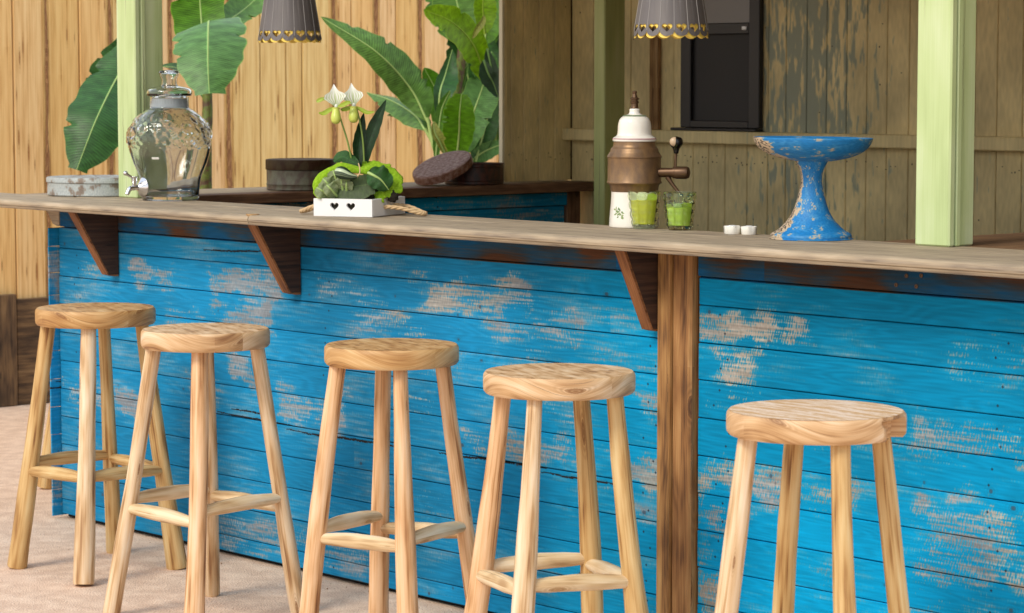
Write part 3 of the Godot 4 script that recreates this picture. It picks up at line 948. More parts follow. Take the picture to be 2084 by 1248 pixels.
# green sprigs painted round the foot of the china urn
func sprig_tex() -> ImageTexture:
	var w := 512
	var h := 128
	var col := PackedByteArray()
	col.resize(w * h * 3)
	for i in w * h:
		col[i * 3] = 236; col[i * 3 + 1] = 232; col[i * 3 + 2] = 222
	var r := RandomNumberGenerator.new()
	r.seed = 3
	for g in 6:
		var cx := 20.0 + g * 85.0
		for k in 26:
			var q := Vector2(cx + r.randf_range(-20, 20), 78.0 + r.randf_range(-22, 18))
			var an := r.randf() * PI
			var tone := r.randf()
			for yy in range(-7, 8):
				for xx in range(-7, 8):
					var p := Vector2(xx, yy).rotated(an)
					if absf(p.x) / 6.0 + absf(p.y) / 2.6 < 1.0:
						var o := (clampi(int(q.y) + yy, 0, h - 1) * w + posmod(int(q.x) + xx, w)) * 3
						col[o] = int(70 + 70 * tone); col[o + 1] = int(104 + 54 * tone); col[o + 2] = int(50 + 40 * tone)
	return tex_of(col, w, h)

func hz(px: float, py: float, z := 0.0) -> Vector3:
	# the flower arrangement was measured on a grid of 656 squares to the metre
	return Vector3((px - 735.0) / 656.0, (437.0 - py) / 656.0, z)

func _ready() -> void:
	rng.seed = 20
	var cam := Camera3D.new()
	cam.name = "camera"
	cam.fov = 13.3056
	cam.near = 0.1
	cam.far = 300.0
	cam.position = Vector3(8.035, 1.54, 4.899)
	cam.rotation_order = EULER_ORDER_YXZ
	cam.rotation_degrees = Vector3(-4.9036, 48.624, 0)
	var lens := CameraAttributesPhysical.new()
	lens.frustum_focal_length = 102.88
	lens.frustum_focus_distance = 7.3
	lens.frustum_near = 0.1
	lens.frustum_far = 300.0
	lens.exposure_aperture = 10.0
	cam.attributes = lens
	cam.fov = 13.3056
	add_child(cam)
	var we := WorldEnvironment.new()
	we.name = "surroundings"
	var env := Environment.new()
	env.background_mode = Environment.BG_SKY
	var sky := Sky.new()
	var sm := ProceduralSkyMaterial.new()
	sm.sky_top_color = Color(0.80, 0.84, 0.90)
	sm.sky_horizon_color = Color(0.93, 0.91, 0.87)
	sm.sky_curve = 0.2
	sm.ground_bottom_color = Color(0.55, 0.5, 0.45)
	sm.ground_horizon_color = Color(0.8, 0.76, 0.7)
	sm.sun_angle_max = 0.0
	sky.sky_material = sm
	env.sky = sky
	env.background_energy_multiplier = 0.92
	env.tonemap_mode = Environment.TONE_MAPPER_LINEAR
	env.tonemap_exposure = 1.7
	env.sdfgi_enabled = true
	env.ssao_enabled = true
	env.ssil_enabled = true
	we.environment = env
	add_child(we)
	var sun := DirectionalLight3D.new()
	sun.name = "sun"
	sun.light_color = Color(1.0, 0.97, 0.91)
	sun.light_energy = 0.42
	sun.light_angular_distance = 20.0
	sun.shadow_enabled = true
	sun.look_at_from_position(Vector3(1.2, 9.0, 10.0), Vector3.ZERO)
	add_child(sun)

	make_materials()
	build_ground()
	build_fence()
	build_kiosk()
	build_bar()
	build_side_counters()
	build_stools()
	build_plants()
	build_lamps()
	build_dispenser()
	build_tins()
	build_arrangement()
	build_urn()
	build_glasses()
	build_cake_stand()

func build_ground() -> void:
	var st := mb()
	st.set_smooth_group(1)
	# one uneven sheet, fine near the bar and reaching to the horizon
	var xs := PackedFloat32Array()
	for x: float in [-120.0, -40.0, -14.0]: xs.append(x)
	for i in 60: xs.append(-6.0 + i * 0.22)
	for x: float in [12.0, 40.0, 120.0]: xs.append(x)
	var f := FastNoiseLite.new()
	f.seed = 4
	f.frequency = 0.9
	for i in xs.size() - 1:
		for j in xs.size() - 1:
			var p: Array = []
			for q: Array in [[i, j], [i + 1, j], [i + 1, j + 1], [i, j + 1]]:
				var x := xs[q[0]]
				var z := xs[q[1]]
				var y := f.get_noise_2d(x, z) * 0.006 - 0.004 if absf(x) < 8.0 and absf(z) < 8.0 else 0.0
				p.append(Vector3(x, minf(y, 0.002), z))
			var o := Vector2.ZERO
			quad(st, p[3], p[2], p[1], p[0], o, o, o, o)
	var g := part("ground", st, M.ground, self)
	g.set_meta("kind", "structure")
	g.set_meta("label", "pinkish packed sand yard under the stools")
	# loose grit
	var pm := mb()
	ball(pm, Vector3.ZERO, Vector3(1, 0.6, 0.8), 6)
	pm.generate_normals()
	var mesh := pm.commit()
	mesh.surface_set_material(0, M.gravel)
	var mm := MultiMesh.new()
	mm.transform_format = MultiMesh.TRANSFORM_3D
	mm.mesh = mesh
	mm.instance_count = 420
	for i in 420:
		var x := rng.randf_range(-2.6, 4.5)
		var z := rng.randf_range(0.02, 2.2) if i % 3 else rng.randf_range(0.0, 0.12)
		if x < -0.1: z = rng.randf_range(-2.0, 1.6)
		var s := rng.randf_range(0.0008, 0.0022) if i % 40 else rng.randf_range(0.0025, 0.004)
		mm.set_instance_transform(i, Transform3D(Basis.from_euler(Vector3(rng.randf(), rng.randf() * 6.0, rng.randf())).scaled(Vector3.ONE * s), Vector3(x, 0.001, z)))
	var mi := MultiMeshInstance3D.new()
	mi.name = "grit"
	mi.multimesh = mm
	mi.set_meta("kind", "stuff")
	mi.set_meta("label", "loose grit scattered on the sand")
	add_child(mi)

func build_fence() -> void:
	var t := thing("board_fence", "tall fence of new upright boards with bark edges behind the banana plants", "fence", Vector3(-2.9, 0, 0))
	# joints between boards along z; b marks a strip of bark between two boards
	var z := 1.6
	var cuts: Array = []
	for q: float in [1.6, 1.42, 1.24, 1.02, 0.84, 0.62, 0.45, 0.24, 0.05, -0.13, -0.33, -0.52, -0.7, -0.9, -1.08, -1.22, -1.36, -1.58, -1.741]: cuts.append([q, 0.0])
	cuts[-1][1] = 0.032
	for q: Array in [[-1.945, 0.0], [-2.098, 0.037], [-2.30, 0.0], [-2.456, 0.03], [-2.63, 0.0], [-2.796, 0.045], [-3.015, 0.0], [-3.179, 0.0], [-3.283, 0.0], [-3.458, 0.049], [-3.60, 0.0], [-3.748, 0.043], [-3.9, 0.0], [-4.043, 0.051], [-4.276, 0.0], [-4.45, 0.0], [-4.618, 0.04], [-4.82, 0.0], [-5.0, 0.0], [-5.2, 0.05], [-5.42, 0.0], [-5.6, 0.0], [-5.8, 0.0], [-6.0, 0.0]]: cuts.append(q)
	for i in cuts.size() - 1:
		var z0: float = cuts[i][0] - cuts[i][1]
		var z1: float = cuts[i + 1][0]
		var st := mb()
		var gap := 0.0036
		var dx := rng.randf_range(-0.004, 0.004)
		bx(st, Vector3(-0.012 + dx, 0.0, z1 + gap), Vector3(0.012 + dx, 2.5, z0 - gap), 0.002, 1, -1, Vector4(0.7 * rng.randf_range(0.9, 1.1), 2.0, rng.randf(), rng.randf()))
		part("board", st, M.fence[rng.randi() % 5], t)
		if cuts[i][1] > 0.0:
			var fs := mb()
			bx(fs, Vector3(-0.014, 0.0, z0 - 0.002), Vector3(0.009, 2.5, cuts[i][0] + 0.002), 0.001, 1, -1, Vector4(0.7, 2.0, rng.randf(), rng.randf()))
			part("filler_board", fs, M.fence[4], t)
			# the next board's bark shows in the gap, ragged on both sides
			var bs := mb()
			bs.set_smooth_group(-1)
			var n := 120
			var zc: float = cuts[i][0] - cuts[i][1] * 0.5
			var wd: float = cuts[i][1] * 0.36 + 0.002
			var prev: Array = []
			var wl := 0.7
			var wr2 := 0.7
			for k in n + 1:
				var y := 2.5 * k / n
				wl = clampf(wl + rng.randf_range(-0.16, 0.16), 0.25, 1.0)
				wr2 = clampf(wr2 + rng.randf_range(-0.16, 0.16), 0.25, 1.0)
				var row: Array = []
				for m in 4:
					var e: float = [-wl, -wl * 0.4, wr2 * 0.4, wr2][m]
					row.append(Vector3(0.0135 + (0.0025 if m == 1 or m == 2 else 0.0) + rng.randf_range(-0.0008, 0.0012), y, zc + e * wd))
				if k > 0:
					for m in 3:
						var u0 := Vector2(m * 0.02, y)
						quad(bs, prev[m + 1], prev[m], row[m], row[m + 1], u0, u0 + Vector2(0.02, 0), u0 + Vector2(0.02, 0.04), u0 + Vector2(0, 0.04))
				prev = row
			part("bark_strip", bs, M.bark, t)
	var rail := mb()
	bx(rail, Vector3(-0.09, 0.3, -6.0), Vector3(-0.03, 0.4, 1.6), 0.003, 2)
	part("back_rail", rail, M.fence[4], t)
	rail = mb()
	bx(rail, Vector3(-0.028, 0.0, -6.0), Vector3(-0.018, 2.48, 1.6), 0.0, 2)
	part("backing", rail, M.shade, t)
	# old dark boards along the foot
	for q: Array in [[-1.554, -0.6, 0.532, 0.03], [-2.42, -1.562, 0.507, 0.016], [-0.592, 0.5, 0.5, 0.02], [0.51, 1.6, 0.52, 0.024], [-3.4, -2.43, 0.5, 0.018], [-4.6, -3.41, 0.51, 0.02], [-6.0, -4.61, 0.5, 0.018]]:
		var st := mb()
		bx(st, Vector3(0.016, 0.0, q[0]), Vector3(0.022 + q[3], q[2], q[1]), 0.004, 2 if q[0] > -1.5 or q[0] < -1.56 else 1, -1, rnd_uv())
		part("foot_board", st, M.plinth, t)

func build_kiosk() -> void:
	var t := thing("kiosk", "open wooden kiosk with khaki board walls and pale green posts", "kiosk", Vector3(0, 0, 0))
	# back wall: upright tongue and groove boards, z = -2.48
	var xs := PackedFloat32Array([0.03, 0.16, 0.27, 0.381, 0.514, 0.625, 0.735, 0.82, 0.909, 1.027, 1.135, 1.227, 1.332, 1.431, 1.53, 1.628, 1.725, 1.829])
	while xs[xs.size() - 1] < 4.6: xs.append(xs[xs.size() - 1] + rng.randf_range(0.097, 0.115))
	for i in xs.size() - 1:
		var st := mb()
		bx(st, Vector3(xs[i] + 0.0012, 0.02, -2.5 + rng.randf_range(-0.002, 0.002)), Vector3(xs[i + 1] - 0.0012, 2.36, -2.48), 0.0028, 0, 1, Vector4(1.0 / 4.7, -1.0 / 1.5, 0.1 / 4.7, 1.6))
		part("wall_board", st, M.khaki, t)
	var st := mb()
	bx(st, Vector3(0.0, 0.0, -2.54), Vector3(4.75, 2.36, -2.506), 0.0)
	part("back_frame", st, M.shade, t)
	# the rail on the back wall
	st = mb()
	bx(st, Vector3(0.035, 1.298, -2.478), Vector3(4.55, 1.346, -2.42), 0.004, 0, 1, Vector4(1.0 / 4.7, -0.2, 0.37, 0.42))
	part("rail", st, M.khaki, t)
	# left wall beside the opening, inner side towards +x
	var zs := PackedFloat32Array([-2.113, -2.145, -2.215, -2.30, -2.385, -2.478])
	for i in zs.size() - 1:
		st = mb()
		bx(st, Vector3(0.012, 1.132, zs[i + 1] + 0.0012), Vector3(0.03, 2.36, zs[i] - 0.0012), 0.0025, 2, 1, Vector4(0.4, -1.0 / 1.5, 0.85, 1.6))
		part("wall_board", st, M.khaki, t)
	st = mb()
	bx(st, Vector3(0.0095, 1.132, -2.112), Vector3(0.0305, 2.36, -2.1), 0.001, 1, -1, rnd_uv(0.5, 2.0))
	part("wall_edge", st, M.trim, t)
	st = mb()
	bx(st, Vector3(0.003, 1.132, -2.53), Vector3(0.011, 2.36, -2.116), 0.0)
	part("outer_skin", st, M.roof, t)
	# right wall
	st = mb()
	bx(st, Vector3(4.72, 0.0, -2.5), Vector3(4.76, 2.36, -0.3), 0.003, 1, -1, rnd_uv(0.5, 1.0))
	part("side_wall", st, M.khaki, t)
	# corner posts on the counter and one inside, each a face board on a squared post
	for q: Array in [[0.155, 0.272, -0.19, -0.312], [3.779, 3.889, -0.19, -0.294]]:
		st = mb()
		bx(st, Vector3(q[0], TOP + 0.0005, q[2] - 0.022), Vector3(q[1], 2.2, q[2]), 0.004, 1, -1, rnd_uv(0.5, 1.0))
		var face := part("post", st, M.green, t)
		st = mb()
		bx(st, Vector3(q[0] + 0.006, TOP + 0.0005, q[3]), Vector3(q[1] - 0.006, 2.2, q[2] - 0.025), 0.004, 1, -1, rnd_uv(0.5, 1.0))
		part("post_core", st, M.green, face)
		st = mb()
		bx(st, Vector3(q[1] - 0.012, TOP + 0.0005, q[2] - 0.046), Vector3(q[1] - 0.001, 2.2, q[2] - 0.028), 0.003, 1, -1, rnd_uv(0.5, 1.0))
		part("post_bead", st, M.green, face)
	st = mb()
	bx(st, Vector3(0.408, 0.0, -2.362), Vector3(0.472, 2.3, -2.25), 0.004, 1, -1, rnd_uv(0.5, 1.0))
	part("inner_post", st, M.green_dull, t)
	# batten beside the inner post
	st = mb()
	bx(st, Vector3(0.512, 1.347, -2.477), Vector3(0.56, 2.36, -2.455), 0.003, 1, -1, rnd_uv())
	part("batten", st, M.brown_wood, t)
	for i in 16:
		st = mb()
		bx(st, Vector3(0.14, 0.002, -2.47 + i * 0.15), Vector3(4.6, 0.022, -2.323 + i * 0.15), 0.002, 0, -1, rnd_uv())
		part("floor_board", st, M.floor, t)
	# roof: beams on the posts, boards above
	st = mb()
	bx(st, Vector3(-0.1, 2.2, -0.32), Vector3(4.75, 2.34, -0.2), 0.004, 0, -1, rnd_uv())
	part("beam", st, M.green, t)
	st = mb()
	bx(st, Vector3(0.02, 2.2, -2.5), Vector3(0.13, 2.34, -0.33), 0.004, 2, -1, rnd_uv())
	part("beam", st, M.green, t)
	for i in 18:
		st = mb()
		var z0 := 0.12 - i * 0.16
		bx(st, Vector3(-0.35, 2.36 + i * 0.008, z0 - 0.158), Vector3(5.6, 2.385 + i * 0.008, z0), 0.002, 0, -1, rnd_uv())
		part("roof_board", st, M.roof, t)
	# black framed board standing on the rail
	var b := thing("framed_board", "tall black framed board with a grey upper pane above the back wall rail", "board", Vector3(0.9, 1.347, -2.45))
	st = mb()
	for q: Array in [[-0.208, -0.153, 0.012, 0.86], [0.16, 0.215, 0.012, 0.86], [-0.153, 0.16, 0.012, 0.040], [-0.153, 0.16, 0.373, 0.416], [-0.153, 0.16, 0.81, 0.86]]:
		bx(st, Vector3(q[0], q[2], -0.026), Vector3(q[1], q[3], 0.0), 0.003)
	part("frame", st, M.black, b)
	st = mb()
	bx(st, Vector3(-0.155, 0.038, -0.026), Vector3(0.162, 0.375, -0.018), 0.0)
	part("lower_panel", st, M.black_panel, b)
	st = mb()
	bx(st, Vector3(-0.155, 0.414, -0.026), Vector3(0.162, 0.812, -0.016), 0.0)
	part("upper_pane", st, M.slate_pane, b)
	st = mb()
	bx(st, Vector3(-0.242, 0.0, -0.024), Vector3(0.218, 0.011, 0.022), 0.003)
	part("sill", st, M.black, b)
	st = mb()
	bx(st, Vector3(0.125, 0.388, 0.0005), Vector3(0.15, 0.402, 0.004), 0.002)
	part("tag", st, M.white, b)

func build_bar() -> void:
	var t := thing("bar_counter", "long bar front of worn blue planks under a grey timber counter top", "bar counter")
	var L := 0.0985
	var ys := PackedFloat32Array([0.012, 0.066, 0.163, 0.262, 0.361, 0.459, 0.559, 0.659, 0.759, 0.857, 0.956, 1.030])
	for side in 2:
		var x0 := 0.062 if side == 0 else 3.212
		var x1 := 3.088 if side == 0 else 4.58
		for i in ys.size() - 1:
			var st := mb()
			var dz := rng.randf_range(-0.0015, 0.0015)
			var lo := ys[i] + 0.0012
			if i == 0 and side == 0: lo = 0.014
			bx(st, Vector3(x0 + rng.randf_range(0.0, 0.002), lo, -0.022), Vector3(x1, ys[i + 1] - 0.0012, dz), 0.0022, 0, 1, Vector4(1.0 / 4.7, -1.0 / 1.175, 0.1 / 4.7, 1.0))
			part("plank", st, M.blue, t)
		# the board right under the top
		var sk := mb()
		bx(sk, Vector3(x0 + (0.012 if side == 0 else 0.0), 1.032, -0.022), Vector3(x1, 1.101, 0.002 + side * 0.002), 0.003, 0, 1, Vector4(1.0 / 4.7, -1.0 / 1.175, 0.1 / 4.7, 1.0))
		part("top_plank", sk, M.blue, t)
	var st := mb()
	bx(st, Vector3(0.06, 0.0, -0.05), Vector3(4.58, 1.1, -0.025), 0.0)
	part("backing", st, M.shade, t)
	# left end: short boards that stand out from the front
	var ye := PackedFloat32Array([0.006, 0.1, 0.197, 0.296, 0.394, 0.493, 0.593, 0.69, 0.79, 0.869, 0.962, 1.028])
	for i in ye.size() - 1:
		st = mb()
		bx(st, Vector3(0.05, ye[i] + 0.001, -0.3), Vector3(0.0575, ye[i + 1] - 0.001, 0.036 + rng.randf_range(-0.001, 0.001)), 0.0006, 2, 1, Vector4(0.25, -1.0 / 1.175, 0.3, 1.0))
		part("end_plank", st, M.blue, t)
	st = mb()
	prism(st, PackedVector2Array([Vector2(-0.02, 1.101), Vector2(0.03, 1.04), Vector2(0.06, 1.033), Vector2(0.073, 1.033), Vector2(0.073, 1.101)]), 2, -0.022, 0.003, Vector4(1.0, 3.0, 0.2, 0.1))
	part("end_block", st, M.counter, t)
	# brown upright between the two panels: two planks side by side
	st = mb()
	bx(st, Vector3(3.088, 0.0, -0.02), Vector3(3.134, 1.1005, 0.032), 0.005, 1, -1, rnd_uv())
	part("upright", st, M.post_pale, t)
	st = mb()
	bx(st, Vector3(3.136, 0.0, -0.02), Vector3(3.206, 1.1005, 0.022), 0.006, 1, -1, rnd_uv())
	part("upright", st, M.post_brown, t)
	# brackets
	for x: float in [0.451, 1.483, 3.0865]:
		var deep := 0.176 if x < 3.0 else 0.15
		st = mb()
		prism(st, PackedVector2Array([Vector2(0.003, 1.1005), Vector2(deep, 1.1005), Vector2(deep - 0.004, 1.093), Vector2(0.045, 0.884), Vector2(0.02, 0.878), Vector2(0.003, 0.878)]), 0, x - 0.04, x - 0.002, Vector4(1.0, 3.0, rng.randf(), rng.randf()))
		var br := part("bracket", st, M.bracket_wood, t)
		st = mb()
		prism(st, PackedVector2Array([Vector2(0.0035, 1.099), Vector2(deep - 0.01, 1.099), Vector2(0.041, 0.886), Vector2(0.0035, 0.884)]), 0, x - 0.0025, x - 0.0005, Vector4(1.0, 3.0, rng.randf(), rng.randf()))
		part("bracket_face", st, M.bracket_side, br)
	# screws in the top plank
	for q: Array in [[3.919, 1.072], [3.965, 1.075], [3.887, 1.048], [3.95, 1.048]]:
		st = mb()
		lathe(st, PackedVector2Array([Vector2(0, 0), Vector2(0.0052, 0), Vector2(0.0052, 0.002), Vector2(0.002, 0.0026), Vector2(0.0015, 0.0012), Vector2(0, 0.0012)]), 10, Transform3D(Basis(Vector3.RIGHT, PI / 2), Vector3(q[0], q[1], 0.004)))
		part("screw", st, M.bronze, t)
	# worktop: long boards with eased edges; the front one is in two lengths with a splintered joint
	var tops: Array = [[-0.62, 1.478, 0.062, 0.2, 0.0], [1.488, 4.72, 0.06, 0.205, 0.001], [-0.62, 2.3, -0.094, 0.058, -0.001], [2.304, 4.72, -0.094, 0.056, 0.0], [-0.32, 4.72, -0.25, -0.098, 0.0]]
	for q: Array in tops:
		st = mb()
		var lo := Vector3(q[0], 1.103, q[2])
		var hi := Vector3(q[1], TOP + q[4], q[3])
		if q[3] > 0.1:
			var y1: float = hi.y
			prism(st, PackedVector2Array([Vector2(lo.z, 1.103), Vector2(hi.z - 0.012, 1.1012), Vector2(hi.z - 0.004, 1.1035), Vector2(hi.z - 0.001, 1.109), Vector2(hi.z - 0.0045, 1.1105), Vector2(hi.z, 1.113), Vector2(hi.z + 0.001, 1.119), Vector2(hi.z - 0.002, y1 - 0.005), Vector2(hi.z - 0.008, y1 - 0.0012), Vector2(hi.z - 0.016, y1 - 0.0006), Vector2(hi.z - 0.0175, y1 - 0.003), Vector2(hi.z - 0.0195, y1 - 0.003), Vector2(hi.z - 0.021, y1), Vector2(lo.z + 0.002, y1), Vector2(lo.z, y1 - 0.002)]), 0, lo.x, hi.x, Vector4(1.0, 1.0, rng.randf(), rng.randf()), true)
			part("top_board", st, M.counter, t)
		else:
			bx(st, lo, hi, 0.0025, 0, -1, Vector4(1, 1, rng.randf(), rng.randf()))
			part("top_board", st, M.counter, t)
	# splintered corner of the joint
	st = mb()
	prism(st, PackedVector2Array([Vector2(1.455, 0.19), Vector2(1.462, 0.168), Vector2(1.476, 0.16), Vector2(1.492, 0.166), Vector2(1.5, 0.18), Vector2(1.491, 0.192), Vector2(1.48, 0.198)]), 1, TOP - 0.004, TOP + 0.0035, Vector4(3, 3, 0, 0))
	part("splinter", st, M.brown_wood, t)

func build_side_counters() -> void:
	var t := thing("side_counter", "dark brown side counter over blue boards running back to the rear wall", "counter")
	var edges := PackedFloat32Array([-0.26, -0.14, -0.02, 0.10, 0.21])
	for i in 4:
		var st := mb()
		bx(st, Vector3(edges[i] + 0.001, 1.093, -2.476 if i > 1 else -2.05), Vector3(edges[i + 1] - 0.001, TOP - 0.0005, -0.254), 0.003, 2, -1, rnd_uv())
		part("top_board", st, M.counter if i < 3 else M.dark_wood, t)
	var y := 0.0
	for q: Array in [[1.036, 1.088, 0.135], [0.93, 1.032, 0.118], [0.82, 0.928, 0.118], [0.7, 0.818, 0.118], [0.02, 0.698, 0.116]]:
		var st := mb()
		bx(st, Vector3(q[2] - 0.022, q[0], -2.36), Vector3(q[2], q[1], -0.3), 0.002, 2, 1, Vector4(0.16, -0.75, 0.93, 1.03))
		part("plank", st, M.blue, t)
	var sb := mb()
	bx(sb, Vector3(0.07, 0.0, -2.36), Vector3(0.09, 1.09, -0.26), 0.0)
	part("backing", sb, M.shade, t)
	var st := mb()
	bx(st, Vector3(0.06, 0.0, -2.44), Vector3(0.13, 1.09, -2.364), 0.003, 1)
	part("upright", st, M.dark_wood, t)
	t = thing("return_counter", "brown timber counter joining the bar behind the nearer green post", "counter")
	for i in 5:
		st = mb()
		bx(st, Vector3(3.6 + i * 0.2, 1.1, -2.47), Vector3(3.798 + i * 0.2, TOP - 0.001, -0.2535), 0.003, 2, -1, rnd_uv())
		part("top_board", st, M.counter_brown, t)
	for i in 4:
		st = mb()
		bx(st, Vector3(3.64, 0.02 + i * 0.27, -2.47), Vector3(3.66, 0.285 + i * 0.27, -0.3), 0.003, 2, -1, rnd_uv())
		part("plank", st, M.dark_wood, t)

func build_stools() -> void:
	make_stool("stool with a brown streaked seat edge, at the far end of the row", Vector3(0.977, 0, 0.43), 0.188, [[42, 0.135, 0.285, 0.0235, 0.034], [-46, 0.145, 0.25, 0.0215, 0.034], [-137, 0.135, 0.275, 0.0205, 0.031], [-228, 0.15, 0.262, 0.025, 0.0355]], M.seat_dark, M.leg_olive, 11)
	make_stool("second stool from the far end, its seat edge plain and pale", Vector3(1.796, 0, 0.58), 0.186, [[43, 0.12, 0.29, 0.024, 0.030], [-50, 0.147, 0.262, 0.0225, 0.027], [-143, 0.13, 0.275, 0.02, 0.027], [-232, 0.148, 0.28, 0.024, 0.0285]], M.seat, M.leg, 12)
	make_stool("middle stool of the row, its seat edge golden with a dark knot", Vector3(2.508, 0, 0.465), 0.184, [[29, 0.135, 0.262, 0.02, 0.034], [-62, 0.14, 0.25, 0.02, 0.029], [-151, 0.132, 0.242, 0.0215, 0.031], [-245, 0.148, 0.243, 0.0228, 0.03]], M.seat_dark, M.leg_pink, 13)
	make_stool("stool just before the brown upright, with swirling grain on its seat edge", Vector3(3.292, 0, 0.567), 0.189, [[66, 0.145, 0.26, 0.0195, 0.036], [-25, 0.147, 0.242, 0.0205, 0.034], [-116, 0.145, 0.245, 0.022, 0.033], [-204, 0.15, 0.262, 0.022, 0.0365]], M.seat, M.leg_pink, 14)
	make_stool("nearest stool, with a scuffed whitish seat and a piece broken from its rim", Vector3(4.227, 0, 0.667), 0.193, [[27, 0.146, 0.262, 0.0224, 0.031], [-58, 0.146, 0.242, 0.0234, 0.031], [-150, 0.146, 0.26, 0.0224, 0.031], [-238, 0.15, 0.245, 0.0226, 0.031]], M.seat_scuffed, M.leg, 15, true)
	make_stool("stool round the far corner of the bar, only one foot showing", Vector3(-0.396, 0, -0.522), 0.186, [[40, 0.135, 0.27, 0.0225, 0.032], [-50, 0.135, 0.27, 0.0225, 0.032], [-140, 0.135, 0.27, 0.0225, 0.032], [-230, 0.135, 0.27, 0.0225, 0.032]], M.seat, M.leg_olive, 16)

func build_plants() -> void:
	rng.seed = 40
	var cam_dir := Vector3(0.75, 0.1, 0.66)
	var t := thing("banana_plant", "banana plant with a broad drooping leaf behind the glass jar", "plant", Vector3(-1.23, 0, -1.52))
	var o := -t.position
	stalk(t, [v(-1.23, 0.0, -1.52) + o, v(-1.24, 1.2, -1.53) + o, v(-1.25, 1.4, -1.55) + o, v(-1.3, 1.7, -1.58) + o], 0.034, 0.018, M.stalk)
	leaf(t, [v(-1.36, 1.61, -1.61) + o, v(-1.46, 1.78, -1.67) + o, v(-1.48, 1.98, -1.67) + o, v(-1.5, 2.17, -1.67) + o], 0.125, 0.105, "bright", cam_dir, 0.12, 0.45, 0.5)
	leaf(t, [v(-1.16, 1.765, -1.50) + o, v(-0.99, 1.785, -1.38) + o, v(-0.88, 1.71, -1.30) + o, v(-0.81, 1.60, -1.25) + o, v(-0.76, 1.49, -1.22) + o], 0.155, 0.15, "pale", Vector3(0.7, 0.35, 0.62), -0.2, 0.42, 0.45, "leaf", true, 0.012, 0.42)
	leaf(t, [v(-1.43, 1.73, -1.7) + o, v(-1.46, 1.8, -1.81) + o, v(-1.49, 1.87, -1.94) + o, v(-1.5, 1.99, -2.1) + o], 0.075, 0.085, "mid", Vector3(0.6, 0.5, 0.6), 0.25, 0.6, 0.6)
	leaf(t, [v(-1.53, 1.76, -1.43) + o, v(-1.51, 1.56, -1.27) + o, v(-1.43, 1.38, -1.11) + o, v(-1.43, 1.17, -1.01) + o], 0.15, 0.14, "deep", Vector3(0.7, 0.25, 0.66), -0.22, 0.6, 0.55, "leaf", true, 0.012, 0.3)
	leaf(t, [v(-1.62, 1.80, -1.55) + o, v(-1.70, 1.64, -1.42) + o, v(-1.76, 1.52, -1.36) + o, v(-1.8, 1.42, -1.32) + o], 0.11, 0.09, "deep", Vector3(0.75, 0.2, 0.66), 0.2, 0.5, 0.6)
	leaf(t, [v(-1.36, 1.45, -1.62) + o, v(-1.52, 1.555, -1.67) + o, v(-1.68, 1.60, -1.67) + o, v(-1.86, 1.60, -1.65) + o], 0.04, 0.035, "deep", Vector3(0.3, 0.9, 0.3), 0.3, 0.5, 0.8)
	t = thing("banana_plant", "dense clump of banana leaves growing beside the khaki wall of the kiosk", "plant", Vector3(-0.92, 0, -2.65))
	o = -t.position
	stalk(t, [v(-0.92, 0.0, -2.65) + o, v(-0.92, 1.18, -2.65) + o, v(-0.93, 1.5, -2.68) + o, v(-0.93, 1.8, -2.72) + o], 0.036, 0.018, M.stalk)
	# two long arching leaves on the near side
	stalk(t, [v(-0.86, 0.6, -2.55) + o, v(-0.88, 1.14, -2.54) + o, v(-0.91, 1.25, -2.52) + o, v(-0.94, 1.38, -2.51) + o], 0.012, 0.008, M.rib_pale, "leaf_stalk")
	leaf(t, [v(-0.94, 1.36, -2.51) + o, v(-1.0, 1.51, -2.46) + o, v(-1.03, 1.67, -2.29) + o, v(-1.2, 1.82, -2.12) + o], 0.075, 0.105, "mid", Vector3(0.62, 0.5, 0.6), -0.25, 0.42, 0.8, "leaf", true, 0.014)
	stalk(t, [v(-0.88, 0.6, -2.57) + o, v(-0.9, 1.14, -2.55) + o, v(-0.92, 1.24, -2.54) + o, v(-0.96, 1.33, -2.51) + o], 0.012, 0.007, M.rib_pale, "leaf_stalk")
	leaf(t, [v(-0.955, 1.32, -2.51) + o, v(-1.05, 1.385, -2.53) + o, v(-1.2, 1.45, -2.52) + o, v(-1.36, 1.49, -2.5) + o], 0.07, 0.075, "mid", Vector3(0.3, 0.9, 0.3), -0.3, 0.45, 0.8)
	leaf(t, [v(-0.98, 1.31, -2.56) + o, v(-1.10, 1.36, -2.6) + o, v(-1.2, 1.385, -2.62) + o, v(-1.29, 1.385, -2.56) + o], 0.03, 0.05, "deep", Vector3(0.62, 0.5, 0.6), 0.2, 0.5, 0.9)
	leaf(t, [v(-0.7, 1.53, -2.65) + o, v(-0.67, 1.69, -2.55) + o, v(-0.66, 1.79, -2.42) + o, v(-0.71, 1.845, -2.3) + o], 0.085, 0.07, "lime", Vector3(0.62, 0.45, 0.62), 0.2, 0.6, 0.6)
	leaf(t, [v(-1.0, 1.70, -2.79) + o, v(-1.02, 1.8, -2.78) + o, v(-1.04, 1.91, -2.76) + o, v(-1.07, 2.08, -2.75) + o], 0.115, 0.1, "mid", cam_dir, 0.15, 0.5, 0.5)
	leaf(t, [v(-0.8, 1.70, -2.72) + o, v(-0.79, 1.8, -2.73) + o, v(-0.78, 1.9, -2.75) + o, v(-0.79, 2.06, -2.76) + o], 0.055, 0.08, "bright", cam_dir, 0.3, 0.5, 0.5)
	leaf(t, [v(-1.03, 1.50, -2.88) + o, v(-1.02, 1.64, -2.91) + o, v(-1.02, 1.73, -2.92) + o, v(-1.03, 1.87, -2.92) + o], 0.11, 0.12, "deep", cam_dir, 0.2, 0.5, 0.45)
